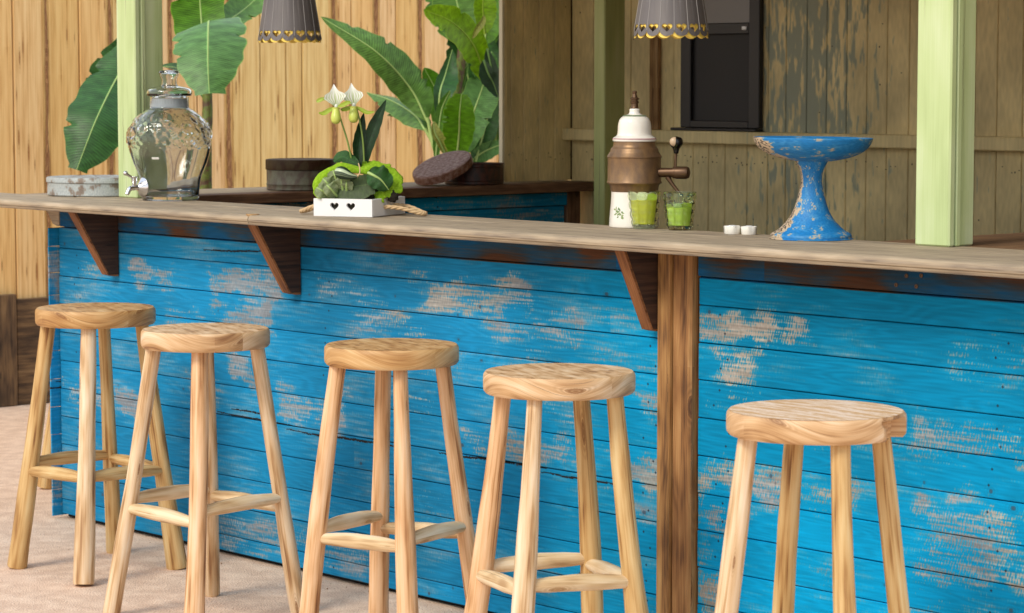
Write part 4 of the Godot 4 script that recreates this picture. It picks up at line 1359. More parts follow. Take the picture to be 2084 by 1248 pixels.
	leaf(t, [v(-0.83, 1.37, -2.48) + o, v(-0.83, 1.49, -2.49) + o, v(-0.9, 1.57, -2.58) + o, v(-0.9, 1.68, -2.62) + o], 0.035, 0.065, "deep", Vector3(0.8, 0.1, 0.5), 0.4, 0.45, 0.7)
	leaf(t, [v(-0.91, 1.25, -2.53) + o, v(-0.9, 1.39, -2.55) + o, v(-0.96, 1.46, -2.65) + o, v(-0.94, 1.54, -2.68) + o], 0.04, 0.05, "bright", Vector3(0.8, 0.1, 0.5), 0.5, 0.5, 0.7)
	leaf(t, [v(-0.54, 1.21, -2.34) + o, v(-0.5, 1.32, -2.32) + o, v(-0.46, 1.41, -2.29) + o, v(-0.46, 1.485, -2.3) + o], 0.072, 0.066, "fresh", cam_dir, 0.12, 0.5, 0.4, "leaf", true, 0.02, 0.4)
	leaf(t, [v(-0.74, 1.22, -2.56) + o, v(-0.73, 1.36, -2.58) + o, v(-0.71, 1.51, -2.63) + o, v(-0.69, 1.67, -2.67) + o], 0.075, 0.085, "pale", Vector3(0.75, 0.25, 0.6), 0.15, 0.55, 0.6)
	leaf(t, [v(-0.60, 1.22, -2.33) + o, v(-0.59, 1.28, -2.29) + o, v(-0.6, 1.32, -2.27) + o, v(-0.61, 1.37, -2.27) + o], 0.02, 0.03, "yellow", Vector3(0.8, 0.1, 0.5), 0.5)
	leaf(t, [v(-0.98, 1.16, -2.76) + o, v(-0.93, 1.21, -2.8) + o, v(-0.89, 1.24, -2.84) + o, v(-0.84, 1.27, -2.91) + o], 0.035, 0.045, "pale", cam_dir, 0.2, 0.5)
	leaf(t, [v(-0.63, 1.68, -2.59) + o, v(-0.61, 1.59, -2.6) + o, v(-0.6, 1.54, -2.61) + o, v(-0.59, 1.47, -2.62) + o], 0.03, 0.035, "dark", cam_dir, 0.3)
	leaf(t, [v(-0.95, 1.45, -2.8) + o, v(-0.9, 1.55, -2.85) + o, v(-0.86, 1.65, -2.9) + o, v(-0.84, 1.78, -2.94) + o], 0.09, 0.09, "dark", cam_dir, 0.2)
	more_leaves(t, o)

func more_leaves(t: Node3D, o: Vector3) -> void:
	var c := Vector3(0.75, 0.1, 0.66)
	for q: Array in [[-1.02, 1.2, -2.86, -0.06, 0.62, 0.10, "deep"], [-0.98, 1.25, -2.94, 0.10, 0.7, 0.10, "mid"], [-1.06, 1.15, -2.8, -0.12, 0.45, 0.07, "bright"], [-0.92, 1.2, -2.98, 0.16, 0.5, 0.09, "deep"], [-1.0, 1.4, -3.0, 0.05, 0.62, 0.12, "deep"], [-0.94, 1.42, -2.9, 0.14, 0.5, 0.10, "mid"]]:
		var b := Vector3(q[0], q[1], q[2]) + o
		var rt := Vector3(0.66, 0, -0.75) * (q[3] as float)
		leaf(t, [b, b + rt * 0.3 + Vector3(0, q[4] * 0.35, 0), b + rt * 0.75 + Vector3(0.02, q[4] * 0.7, 0.02), b + rt * 1.3 + Vector3(0.05, q[4], 0.05)], q[5], (q[5] as float) * 1.05, q[6], c + Vector3(0, 0.15, 0), 0.22, 0.5, 0.55)
	leaf(t, [v(-0.87, 1.77, -2.78) + o, v(-0.86, 1.66, -2.79) + o, v(-0.84, 1.55, -2.79) + o, v(-0.82, 1.43, -2.80) + o], 0.06, 0.06, "deep", c, 0.25)
	leaf(t, [v(-0.96, 1.33, -2.63) + o, v(-0.96, 1.43, -2.64) + o, v(-0.94, 1.53, -2.68) + o, v(-0.91, 1.62, -2.72) + o], 0.04, 0.045, "mid", Vector3(0.6, 0.1, 0.8), 0.4)
	leaf(t, [v(-0.94, 1.18, -2.79) + o, v(-0.92, 1.31, -2.82) + o, v(-0.91, 1.42, -2.85) + o, v(-0.89, 1.51, -2.88) + o], 0.06, 0.06, "deep", c, 0.2)
	leaf(t, [v(-1.16, 1.70, -2.91) + o, v(-1.20, 1.82, -2.88) + o, v(-1.24, 1.93, -2.85) + o, v(-1.27, 2.06, -2.82) + o], 0.10, 0.11, "mid", c, 0.2)
	leaf(t, [v(-0.72, 1.2, -2.37) + o, v(-0.71, 1.32, -2.38) + o, v(-0.71, 1.42, -2.40) + o, v(-0.69, 1.50, -2.43) + o], 0.03, 0.03, "bright", Vector3(0.9, 0.1, 0.4), 0.4)
	leaf(t, [v(-0.53, 1.72, -2.42) + o, v(-0.51, 1.76, -2.43) + o, v(-0.50, 1.79, -2.45) + o, v(-0.50, 1.82, -2.46) + o], 0.012, 0.018, "yellow", c, 0.5, 0.5, 0.6, "leaf", false)
	leaf(t, [v(-0.56, 1.63, -2.51) + o, v(-0.54, 1.57, -2.52) + o, v(-0.53, 1.53, -2.54) + o, v(-0.51, 1.47, -2.55) + o], 0.03, 0.045, "dark", Vector3(0.6, 0.3, 0.7), 0.3)
	leaf(t, [v(-0.53, 1.74, -2.49) + o, v(-0.54, 1.82, -2.49) + o, v(-0.54, 1.89, -2.49) + o, v(-0.54, 2.0, -2.51) + o], 0.04, 0.06, "lime", Vector3(0.7, 0.4, 0.6), 0.25)

func build_lamps() -> void:
	for q: Array in [["grey metal lampshade with heart holes hanging by the banana leaves", Vector3(0.92, 1.676, -0.379)], ["grey metal lampshade with heart holes hanging above the urn and the green glasses", Vector3(2.748, 1.668, -0.356)]]:
		var t := thing("pendant_lamp", q[0], "lamp", q[1], 0.1 if q[1].x < 2.0 else 0.28, "pendant lamps over the bar")
		var np := 16
		var hh := 0.24
		var r_at := func(y: float) -> float: return lerpf(0.107, 0.068, clampf(y / hh, -0.1, 1.0))
		for layer in 2:
			var st := mb()
			st.set_smooth_group(-1)
			var off := 0.0 if layer == 0 else -0.0026
			var drop := 0.0 if layer == 0 else -0.0055
			for k in np:
				for s: int in [-1, 1]:
					# half a panel with half a heart cut from it
					var poly := PackedVector2Array()
					poly.append(Vector2(s * 1.0, hh))
					poly.append(Vector2(s * 1.0, 0.012))
					for j in range(1, 7):
						var a := PI / 2 * j / 6.0
						poly.append(Vector2(s * cos(a), 0.012 - 0.015 * sin(a)))
					var hp := heart(1.58, 24)
					# from the point of the heart up along one lobe to the notch
					for j in range(12, -1, -1):
						var h2 := hp[j]
						poly.append(Vector2(s * absf(h2.x), 0.0195 + h2.y * 0.0172))
					poly.append(Vector2(0, hh))
					var idx := Geometry2D.triangulate_polygon(poly)
					for j in range(0, idx.size(), 3):
						var f: Array = []
						for m in 3:
							var p := poly[idx[j + m]]
							var r: float = r_at.call(p.y)
							var half := PI / np
							var aa := TAU * k / np + p.x * half * 0.985
							# a flat panel: pull the middle in to the chord, then belly it out a little
							var rr := r * cos(half) / cos(p.x * half) + 0.0022 * (1.0 - p.x * p.x) + off
							if layer == 1: aa += 0.3 * half
							f.append(Vector3(cos(aa) * rr, p.y + (drop if p.y < 0.1 else 0.0), sin(aa) * rr))
						var n: Vector3 = ((f[1] as Vector3) - f[0]).cross((f[2] as Vector3) - f[0])
						var outw := Vector3(f[0].x, 0, f[0].z) * (1.0 if layer == 0 else -1.0)
						if n.dot(outw) < 0.0: f.reverse()
						tri(st, f[0], f[1], f[2], Vector2(f[0].y * 3, k * 0.13), Vector2(f[1].y * 3, k * 0.13 + 0.05), Vector2(f[2].y * 3, k * 0.13 + 0.1))
			part("shade" if layer == 0 else "shade_lining", st, M.lamp if layer == 0 else M.lamp_inside, t)
		var sm := mb()
		for k in np:
			var a := TAU * (k + 0.5) / np
			var p0 := Vector3(cos(a) * r_at.call(0.014), 0.014, sin(a) * r_at.call(0.014))
			var p1 := Vector3(cos(a) * r_at.call(hh), hh, sin(a) * r_at.call(hh))
			tube(sm, PackedVector3Array([p0, p1]), PackedFloat32Array([0.0011, 0.0011]), 6)
		part("seams", sm, M.lamp_seam, t)
		var cp := mb()
		lathe(cp, PackedVector2Array([Vector2(0.0, hh - 0.002), Vector2(0.067, hh - 0.002), Vector2(0.069, hh + 0.002), Vector2(0.03, hh + 0.02), Vector2(0.012, hh + 0.05), Vector2(0.0, hh + 0.05)]), 24)
		part("cap", cp, M.lamp, t)
		var cd := mb()
		tube(cd, PackedVector3Array([Vector3(0, hh + 0.045, 0), Vector3(0, 2.38 - q[1].y, 0)]), PackedFloat32Array([0.003, 0.003]), 8)
		part("cord", cd, M.black, t)
		var bl := mb()
		ball(bl, Vector3(0, 0.12, 0), Vector3(0.025, 0.035, 0.025), 12)
		part("bulb", bl, M.china, t)

func build_dispenser() -> void:
	var t := thing("drink_dispenser", "clear glass drink jar embossed with fruit, with a knobbed lid and a chrome tap", "glass jar", Vector3(0.45, TOP + 0.0006, -0.211), RIGHT_TURN)
	var outer := smooth2([Vector2(0.093, 0.0), Vector2(0.098, 0.006), Vector2(0.1, 0.035), Vector2(0.107, 0.08), Vector2(0.128, 0.132), Vector2(0.143, 0.19), Vector2(0.141, 0.235), Vector2(0.121, 0.275), Vector2(0.086, 0.305), Vector2(0.069, 0.316), Vector2(0.067, 0.33), Vector2(0.0675, 0.354)], 130)
	var prof := PackedVector2Array([Vector2(0.0, 0.0)])
	prof.append_array(outer)
	# the inside, going down
	var inner: Array = []
	for i in range(outer.size() - 1, 1, -6):
		if outer[i].y > 0.014: inner.append(Vector2(outer[i].x - 0.005, outer[i].y))
	var no := prof.size()
	for p: Vector2 in inner: prof.append(p)
	prof.append(Vector2(0.085, 0.013))
	prof.append(Vector2(0.0, 0.011))
	var grapes: Array = []
	var r := RandomNumberGenerator.new()
	r.seed = 12
	for g in 5:
		var a0 := TAU * g / 5.0 + 0.35
		for row in 5:
			for k in 5 - row / 2 - (row % 2):
				grapes.append([a0 + (k - 2.0 + 0.5 * (row % 2) + 0.25 * row) * 0.085, 0.245 - row * 0.0115, 0.0075, 0.0048])
		grapes.append([a0 + 0.62, 0.25, 0.024, 0.0055])
		grapes.append([a0 + 0.62, 0.25, 0.013, -0.005])
		grapes.append([a0 + 0.95, 0.232, 0.02, 0.005])
		grapes.append([a0 + 0.3, 0.283, 0.016, 0.0045])
		grapes.append([a0 - 0.1, 0.284, 0.013, 0.0045])
	var bump := func(a: float, y: float, i: int) -> float:
		if i == 0 or i == prof.size() - 1: return 0.0
		if i > no or y < 0.18 or y > 0.3:
			return 0.0012 * sin(a * 3.0 + y * 20.0) + 0.00025 * sin(a * 16.0) if y > 0.02 and y < 0.18 and i < no else 0.0
		var s: float = 0.0011 * sin(a * 26.0) * sin(y * 200.0)
		for g: Array in grapes:
			var dx := wrapf(a - (g[0] as float), -PI, PI) * 0.13
			var dy: float = y - g[1]
			var d2: float = (dx * dx + dy * dy) / (g[2] * g[2])
			if d2 < 1.0: s += (g[3] as float) * sqrt(1.0 - d2)
		return s
	var st := mb()
	lathe(st, prof, 180, Transform3D.IDENTITY, bump)
	part("jar", st, M.glass, t)
	st = mb()
	lathe(st, PackedVector2Array([Vector2(0.04, 0.351), Vector2(0.059, 0.351), Vector2(0.06, 0.356), Vector2(0.076, 0.358), Vector2(0.0785, 0.364), Vector2(0.0785, 0.374), Vector2(0.072, 0.382), Vector2(0.05, 0.388), Vector2(0.031, 0.392), Vector2(0.027, 0.398), Vector2(0.027, 0.412), Vector2(0.033, 0.43), Vector2(0.0355, 0.437), Vector2(0.033, 0.443), Vector2(0.02, 0.446), Vector2(0.003, 0.446), Vector2(0.003, 0.442), Vector2(0.02, 0.442), Vector2(0.0305, 0.436), Vector2(0.028, 0.426), Vector2(0.0225, 0.412), Vector2(0.0225, 0.398), Vector2(0.027, 0.389), Vector2(0.05, 0.384), Vector2(0.068, 0.378), Vector2(0.073, 0.372), Vector2(0.073, 0.366), Vector2(0.057, 0.361), Vector2(0.04, 0.357)]), 56, Transform3D.IDENTITY, NONE, true)
	part("lid", st, M.glass, t)
	st = mb()
	lathe(st, PackedVector2Array([Vector2(0.0615, 0.318), Vector2(0.0622, 0.318), Vector2(0.0622, 0.349), Vector2(0.0615, 0.349)]), 40, Transform3D.IDENTITY, NONE, true)
	part("seal", st, mat(rgb(206, 216, 222), 0.4), t)
	# tap on the left, turned towards the viewer
	var dir := Vector3(-0.80, 0, 0.6)
	var side := Vector3(0.6, 0, 0.8)
	var up := Basis(side.cross(dir) * -1.0, dir, side)   # lathe axis along dir
	var bs := Basis(Vector3.UP.cross(dir).normalized(), dir, Vector3.UP.cross(dir).normalized().cross(dir))
	st = mb()
	lathe(st, PackedVector2Array([Vector2(0, 0), Vector2(0.034, 0), Vector2(0.035, 0.003), Vector2(0.03, 0.01), Vector2(0.016, 0.018), Vector2(0.011, 0.024), Vector2(0, 0.024)]), 28, Transform3D(bs, dir * 0.103 + Vector3(0, 0.045, 0)))
	var tap := part("tap", st, M.chrome, t)
	st = mb()
	var b0 := dir * 0.122 + Vector3(0, 0.045, 0)
	tube(st, curve([b0, b0 + dir * 0.02, b0 + dir * 0.036 + Vector3(0, -0.004, 0), b0 + dir * 0.047 + Vector3(0, -0.022, 0)], 12), PackedFloat32Array([0.009, 0.009, 0.009, 0.009, 0.009, 0.0088, 0.0086, 0.0084, 0.0082, 0.008, 0.008, 0.008]), 14)
	part("spout", st, M.chrome, tap)
	st = mb()
	var v0 := b0 + dir * 0.018
	tube(st, PackedVector3Array([v0, v0 + Vector3(0, 0.018, 0), v0 + Vector3(0, 0.0185, 0), v0 + Vector3(0, 0.034, 0), v0 + Vector3(0, 0.0345, 0), v0 + Vector3(0, 0.039, 0)]), PackedFloat32Array([0.0075, 0.0075, 0.0095, 0.0095, 0.012, 0.0105]), 16)
	tube(st, PackedVector3Array([v0 + Vector3(0, 0.03, 0), v0 + dir * 0.03 + Vector3(0, 0.048, 0)]), PackedFloat32Array([0.004, 0.005]), 10)
	ball(st, v0 + dir * 0.033 + Vector3(0, 0.05, 0), Vector3.ONE * 0.0085, 12)
	part("handle", st, M.chrome, tap)
	st = mb()
	bx(st, Vector3(-0.013, -0.004, 0.0), Vector3(0.013, 0.004, 0.001), 0.0005, 0, -1, Vector4(1, 1, 0, 0), Transform3D(Basis(Vector3.UP, -0.22) * Basis(Vector3.RIGHT, 0.35), Vector3(-0.032, 0.147, 0.1325)))
	part("sticker", st, mat(rgb(232, 232, 226), 0.6), t)

func tin(t: Node3D, r: float, h: float, lid_h: float, body: Material, lid: Material, squash := 1.0, bead := true) -> void:
	var st := mb()
	var prof := PackedVector2Array([Vector2(0, 0), Vector2(r - 0.004, 0), Vector2(r, 0.004), Vector2(r - 0.001, 0.007)])
	if bead: prof.append_array(PackedVector2Array([Vector2(r - 0.001, h * 0.18), Vector2(r + 0.001, h * 0.2), Vector2(r - 0.001, h * 0.22)]))
	prof.append_array(PackedVector2Array([Vector2(r - 0.001, h - lid_h), Vector2(0, h - lid_h)]))
	lathe(st, prof, 64, Transform3D.IDENTITY, NONE, false, squash, 2.0)
	part("body", st, body, t)
	if lid_h > 0.001:
		st = mb()
		lathe(st, PackedVector2Array([Vector2(0, h - lid_h + 0.0005), Vector2(r + 0.001, h - lid_h + 0.0005), Vector2(r + 0.003, h - lid_h + 0.002), Vector2(r + 0.0025, h - 0.004), Vector2(r + 0.0005, h - 0.001), Vector2(r - 0.004, h), Vector2(r - 0.008, h - 0.002), Vector2(r * 0.5, h - 0.001), Vector2(0, h - 0.0015)]), 64, Transform3D.IDENTITY, NONE, false, squash, 2.0)
		part("lid", st, lid, t)

func build_tins() -> void:
	var t := thing("cake_tin", "low round tin with chipped pale grey paint on the far end of the counter", "tin", Vector3(-0.061, TOP + 0.0005, -0.24), 0.3)
	tin(t, 0.184, 0.066, 0.02, M.tin_grey, M.tin_grey, 0.92, false)
	t = thing("cake_tin", "dark olive round tin with its lid on, standing on the side counter", "tin", Vector3(0.065, TOP + 0.0005, -1.06), 1.0)
	tin(t, 0.13, 0.116, 0.04, M.tin_green, M.tin_lid_dark, 1.0)
	t = thing("cake_tin", "open reddish brown round tin without a lid next to the khaki wall", "tin", Vector3(0.06, TOP + 0.0005, -1.925), 2.0)
	var st := mb()
	var r := 0.118
	lathe(st, PackedVector2Array([Vector2(0, 0), Vector2(r - 0.003, 0), Vector2(r, 0.003), Vector2(r, 0.012), Vector2(r + 0.002, 0.014), Vector2(r, 0.016), Vector2(r, 0.066), Vector2(r + 0.002, 0.068), Vector2(r, 0.07), Vector2(r, 0.078), Vector2(r + 0.002, 0.08), Vector2(r, 0.083), Vector2(r - 0.003, 0.083), Vector2(r - 0.003, 0.004), Vector2(0, 0.004)]), 64, Transform3D.IDENTITY, NONE, false, 1.0, 2.0)
	part("body", st, M.tin_brown, t)
	# its lid leans against it
	var rl := 0.122
	t = thing("tin_lid", "round brown tin lid leaning tilted against the open tin", "tin lid", Vector3(0.085, TOP, -1.615), RIGHT_TURN)
	t.basis = Basis(Vector3.UP, RIGHT_TURN) * Basis(Vector3(0, 0, 1), deg_to_rad(19.0)) * Basis(Vector3(1, 0, 0), deg_to_rad(18.0))
	t.position = Vector3(0.079, TOP + 0.079, -1.74)
	st = mb()
	lathe(st, PackedVector2Array([Vector2(0, -0.004), Vector2(rl - 0.004, -0.004), Vector2(rl - 0.003, -0.026), Vector2(rl, -0.027), Vector2(rl + 0.001, -0.004), Vector2(rl - 0.001, 0.003), Vector2(rl - 0.008, 0.006), Vector2(rl - 0.02, 0.0055), Vector2(0, 0.009)]), 64, Transform3D.IDENTITY, NONE, false, 1.0, 2.0)
	part("lid", st, M.tin_lid, t)

func build_arrangement() -> void:
	rng.seed = 60
	var base := Vector3(1.6825, TOP + 0.0006, -0.075)
	var t := thing("wooden_tray", "small white wooden tray with two heart holes and rope handles", "tray", base, 0.4625)
	var W := 0.098
	var D := 0.12
	var H := 0.0535
	# front board in three pieces that leave two hearts open between them
	var st := mb()
	var hp := heart(0.03, 24)
	var cx := [-0.0285, 0.0265]
	var cy := 0.029
	var half := func(c: float, s: int) -> PackedVector2Array:
		var out := PackedVector2Array()
		for j in range(12, -1, -1): out.append(Vector2(c + s * absf(hp[j].x), cy + hp[j].y * 0.95))
		return out
	var lft := PackedVector2Array([Vector2(-W, H), Vector2(-W, 0), Vector2(cx[0], 0)])
	lft.append_array(half.call(cx[0], -1)); lft.append(Vector2(cx[0], H))
	var mid := PackedVector2Array([Vector2(cx[0], H)])
	var h1: PackedVector2Array = half.call(cx[0], 1)
	h1.reverse()
	mid.append_array(h1); mid.append(Vector2(cx[0], 0)); mid.append(Vector2(cx[1], 0)); mid.append_array(half.call(cx[1], -1)); mid.append(Vector2(cx[1], H))
	var rgt := PackedVector2Array([Vector2(cx[1], H)])
	var h2: PackedVector2Array = half.call(cx[1], 1)
	h2.reverse()
	rgt.append_array(h2); rgt.append(Vector2(cx[1], 0)); rgt.append(Vector2(W, 0)); rgt.append(Vector2(W, H))
	for pl: PackedVector2Array in [lft, mid, rgt]: prism(st, pl, 2, D - 0.008, D)
	part("front_board", st, M.white, t)
	st = mb()
	bx(st, Vector3(-W, 0, -D), Vector3(W, H, -D + 0.008), 0.0012)
	part("back_board", st, M.white, t)
	for s: float in [-1.0, 1.0]:
		st = mb()
		bx(st, Vector3(minf(s * W, s * (W - 0.008)), 0.0, -D + 0.0085), Vector3(maxf(s * W, s * (W - 0.008)), H, D - 0.0085), 0.0012)
		part("side_board", st, M.white, t)
		# rope handle drooping on the counter
		var reach := 0.12 if s > 0 else 0.1
		var pts := curve([Vector3(s * W, 0.028, 0.035), Vector3(s * (W + reach * 0.45), 0.024, 0.03), Vector3(s * (W + reach * 0.9), 0.0095, 0.015), Vector3(s * (W + reach), 0.0085, 0.0), Vector3(s * (W + reach * 0.9), 0.0095, -0.015), Vector3(s * (W + reach * 0.45), 0.026, -0.028), Vector3(s * W, 0.03, -0.033)], 60)
		st = mb()
		for strand in 3:
			var pp := PackedVector3Array()
			var rr := PackedFloat32Array()
			for i in pts.size():
				var tn := (pts[mini(i + 1, 59)] - pts[maxi(i - 1, 0)]).normalized()
				var a := tn.cross(Vector3.UP).normalized()
				var b := a.cross(tn)
				var th := i * 0.62 + TAU * strand / 3.0
				pp.append(pts[i] + (a * cos(th) + b * sin(th)) * 0.0034)
				rr.append(0.0038)
			tube(st, pp, rr, 7, Vector4(1, 1, 0, 0), 1.0, Vector3.UP, 0.06)
		part("rope_handle", st, M.rope, t)
	st = mb()
	bx(st, Vector3(-W + 0.0085, 0.002, -D + 0.0085), Vector3(W - 0.0085, 0.008, D - 0.0085), 0.0)
	part("bottom", st, M.white, t)
	st = mb()
	bx(st, Vector3(-W + 0.009, 0.0085, -D + 0.009), Vector3(W - 0.009, 0.044, D - 0.012), 0.004)
	part("earth", st, M.soil, t)

	# what stands in the tray
	t = thing("orchid_arrangement", "lady slipper orchid set in lime green felt with leaves and a small striped gourd", "flower arrangement", base + Vector3(0, 0.0445, 0), RIGHT_TURN)
	var dn := Vector3(0, -0.0451, 0)
	st = mb()
	lathe(st, PackedVector2Array([Vector2(0, 0), Vector2(0.075, 0), Vector2(0.085, 0.012), Vector2(0.078, 0.03), Vector2(0.055, 0.055), Vector2(0, 0.064)]), 24, Transform3D.IDENTITY, func(a: float, y: float, i: int) -> float: return 0.006 * sin(a * 5.0 + y * 90.0) if i > 0 and i < 5 else 0.0)
	part("moss", st, M.soil, t)
	# felt: a thick band that folds over the top and hangs down on both sides
	for q: Array in [
		[[hz(664, 402, 0.07), hz(652, 388, 0.075), hz(653, 370, 0.07), hz(672, 350, 0.055), hz(700, 340, 0.05), hz(735, 346, 0.045), hz(770, 346, 0.04), hz(800, 350, 0.03), hz(812, 372, 0.04)], 0.012, 0.021],
		[[hz(812, 362, 0.03), hz(814, 382, 0.05), hz(800, 392, 0.066), hz(784, 394, 0.075), hz(776, 406, 0.08)], 0.017, 0.016],
		[[hz(690, 345, 0.0), hz(720, 335, -0.01), hz(760, 336, -0.01), hz(795, 345, 0.0)], 0.014, 0.016],
		[[hz(790, 352, 0.03), hz(806, 372, 0.045), hz(792, 384, 0.06), hz(768, 398, 0.07)], 0.016, 0.014]]:
		var c := curve(q[0], 26)
		var rr := PackedFloat32Array()
		for i in 26: rr.append(lerpf(q[1], q[2], i / 25.0) * 0.86 * (1.0 + 0.18 * sin(i * 1.1) + 0.1 * sin(i * 2.7) + rng.randf_range(-0.07, 0.07)))
		for i in 26: c[i] += dn
		st = mb()
		tube(st, c, rr, 16, Vector4(1, 1, 0, 0), 0.4, Vector3(0, 0.5, 1), 0.07)
		part("felt", st, M.felt, t)
	# pale ruffled leaves, one over another
	for q: Array in [[690, 396, 664, 362, 0.030, 0.07], [700, 398, 684, 346, 0.030, 0.06], [684, 404, 652, 380, 0.026, 0.08], [706, 400, 700, 356, 0.026, 0.08], [695, 402, 672, 374, 0.024, 0.09], [712, 398, 712, 366, 0.02, 0.085]]:
		var p0 := hz(q[0], q[1], q[5] - 0.03) + dn
		var p3 := hz(q[2], q[3], q[5]) + dn
		leaf(t, [p0, p0.lerp(p3, 0.35) + Vector3(0, 0.004, 0.014), p0.lerp(p3, 0.72) + Vector3(0, 0.004, 0.016), p3], q[4], q[4], "cabbage", Vector3(-0.15, 0.45, 1), -0.2, 0.62, 0.4, "ruffled_leaf", true, 0.09, 0.35)
	# striped gourd with its stalk
	st = mb()
	var gc := curve([hz(690, 350, 0.085) + dn, hz(704, 350, 0.1) + dn, hz(720, 356, 0.105) + dn, hz(733, 358, 0.1) + dn], 14)
	tube(st, gc, PackedFloat32Array([0.004, 0.012, 0.017, 0.019, 0.0195, 0.019, 0.0175, 0.0155, 0.0135, 0.0115, 0.0095, 0.008, 0.007, 0.005]), 20, Vector4(0, 8.4, 0.1, 0), 1.0, Vector3.UP)
	var gm := mat(Color.WHITE, 0.35, stripes_tex())
	var go := part("gourd", st, gm, t)
	st = mb()
	tube(st, curve([hz(732, 358, 0.1) + dn, hz(738, 353, 0.1) + dn, hz(739, 342, 0.095) + dn, hz(736, 331, 0.09) + dn], 10), PackedFloat32Array([0.0045, 0.003, 0.0025, 0.002, 0.002, 0.002, 0.002, 0.002, 0.002, 0.0015]), 8)
	part("gourd_stalk", st, M.rope, go)
	var fwd := Vector3(0, 0.2, 1)
	leaf(t, [hz(664, 400, 0.05) + dn, hz(695, 386, 0.07) + dn, hz(735, 376, 0.085) + dn, hz(768, 372, 0.09) + dn], 0.032, 0.044, "olive", Vector3(0, 0.3, 1), 0.1, 0.8, 0.8, "strap_leaf", false, 0.01, 0.75)
	leaf(t, [hz(755, 350, 0.09) + dn, hz(768, 356, 0.1) + dn, hz(782, 365, 0.1) + dn, hz(796, 384, 0.09) + dn], 0.044, 0.036, "deep", Vector3(0.2, 0.3, 1), -0.15, 0.5, 0.4, "crinkled_leaf", true, 0.07)
	leaf(t, [hz(735, 338, 0.02) + dn, hz(715, 326, 0.02) + dn, hz(700, 320, 0.015) + dn, hz(683, 330, 0.01) + dn], 0.018, 0.024, "deep", Vector3(0, 0.4, 1), -0.2, 0.5, 0.5, "round_leaf", false, 0.03)
	leaf(t, [hz(736, 345, 0.0) + dn, hz(733, 305, 0.0) + dn, hz(738, 268, -0.01) + dn, hz(743, 232, -0.02) + dn], 0.022, 0.018, "dark", Vector3(0.3, 0.0, 1), 0.3, 0.42, 0.8, "strap_leaf", false, 0.006)
	leaf(t, [hz(746, 345, -0.01) + dn, hz(752, 300, -0.01) + dn, hz(769, 252, -0.01) + dn, hz(789, 205, -0.01) + dn], 0.022, 0.021, "dark", Vector3(-0.2, 0.0, 1), 0.3, 0.5, 0.85, "strap_leaf", false, 0.006)
	st = mb()
	ball(st, hz(803, 398, 0.06) + dn, Vector3(0.018, 0.016, 0.018), 12)
	for k in 40:
		var d := Vector3(rng.randf_range(-1, 1), rng.randf_range(-1, 1), rng.randf_range(-1, 1)).normalized()
		ball(st, hz(803, 398, 0.06) + dn + d * 0.016, Vector3.ONE * 0.0045, 6)
	part("seed_head", st, M.soil, t)
	var sep := mat(Color.WHITE, 0.5, sepal_tex())
	sep.backlight_enabled = true
	sep.backlight = rgb(120, 130, 100)
	M.leaf["sepal"] = sep
	M.leaf["petal_green"] = M.petal_green
	for q: Array in [[hz(690, 219, 0.03), [hz(722, 340, 0.01), hz(712, 290, 0.02), hz(700, 250, 0.025), hz(693, 226, 0.025)], -1.0], [hz(724, 217, 0.0), [hz(744, 330, 0.0), hz(742, 290, 0.0), hz(736, 250, 0.0), hz(729, 222, -0.005)], 1.0]]:
		var c: Vector3 = q[0] + dn
		var sp: Array = []
		for p: Vector3 in q[1]: sp.append(p + dn)
		stalk(t, sp, 0.003, 0.0024, M.stem, "flower_stem")
		st = mb()
		ball(st, c, Vector3(0.006, 0.008, 0.006), 10)
		var fl := part("flower", st, M.petal, t)
		leaf(fl, [c, c + Vector3(-0.002, 0.02, 0.004), c + Vector3(-0.005, 0.044, 0.002), c + Vector3(-0.008, 0.068, -0.006)], 0.037, 0.034, "sepal", Vector3(0.1, 0.1, 1), 0.3, 0.5, 1.7, "sepal", false, 0.01)
		if q[2] < 0:
			leaf(fl, [c + Vector3(-0.004, -0.004, 0.004), c + Vector3(-0.02, -0.012, 0.006), c + Vector3(-0.038, -0.022, 0.01), c + Vector3(-0.053, -0.02, 0.012)], 0.008, 0.008, "petal_green", Vector3(0, 0.5, 1), 0.4, 0.5, 0.5, "petal", false)
			leaf(fl, [c + Vector3(0.004, 0.0, 0.004), c + Vector3(0.02, 0.003, 0.012), c + Vector3(0.035, 0.01, 0.016), c + Vector3(0.046, 0.012, 0.016)], 0.008, 0.008, "petal_green", Vector3(0, 0.5, 1), 0.4, 0.5, 0.5, "petal", false)
			leaf(fl, [c + Vector3(-0.03, 0.02, -0.02), c + Vector3(-0.042, 0.022, -0.02), c + Vector3(-0.052, 0.018, -0.02), c + Vector3(-0.062, 0.013, -0.02)], 0.007, 0.007, "petal_green", Vector3(0, 0.5, 1), 0.3, 0.7, 0.5, "petal", false)
		else:
			leaf(fl, [c + Vector3(0.004, -0.004, 0.004), c + Vector3(0.022, -0.014, 0.006), c + Vector3(0.042, -0.023, 0.01), c + Vector3(0.064, -0.02, 0.012)], 0.007, 0.007, "petal_green", Vector3(0, 0.5, 1), 0.4, 0.5, 0.5, "petal", false)
			leaf(fl, [c + Vector3(-0.004, -0.004, 0.004), c + Vector3(-0.016, -0.01, 0.01), c + Vector3(-0.03, -0.014, 0.016), c + Vector3(-0.04, -0.012, 0.018)], 0.008, 0.008, "petal_green", Vector3(0, 0.5, 1), 0.4, 0.5, 0.5, "petal", false)
		st = mb()
		lathe(st, smooth2([Vector2(0.0, -0.052), Vector2(0.011, -0.048), Vector2(0.0155, -0.034), Vector2(0.013, -0.018), Vector2(0.0105, -0.008), Vector2(0.013, -0.003), Vector2(0.009, -0.004), Vector2(0.008, -0.02), Vector2(0.0, -0.04)], 20), 18, Transform3D(Basis(Vector3.RIGHT, -0.25), c + Vector3(0.0, -0.003, 0.012)))
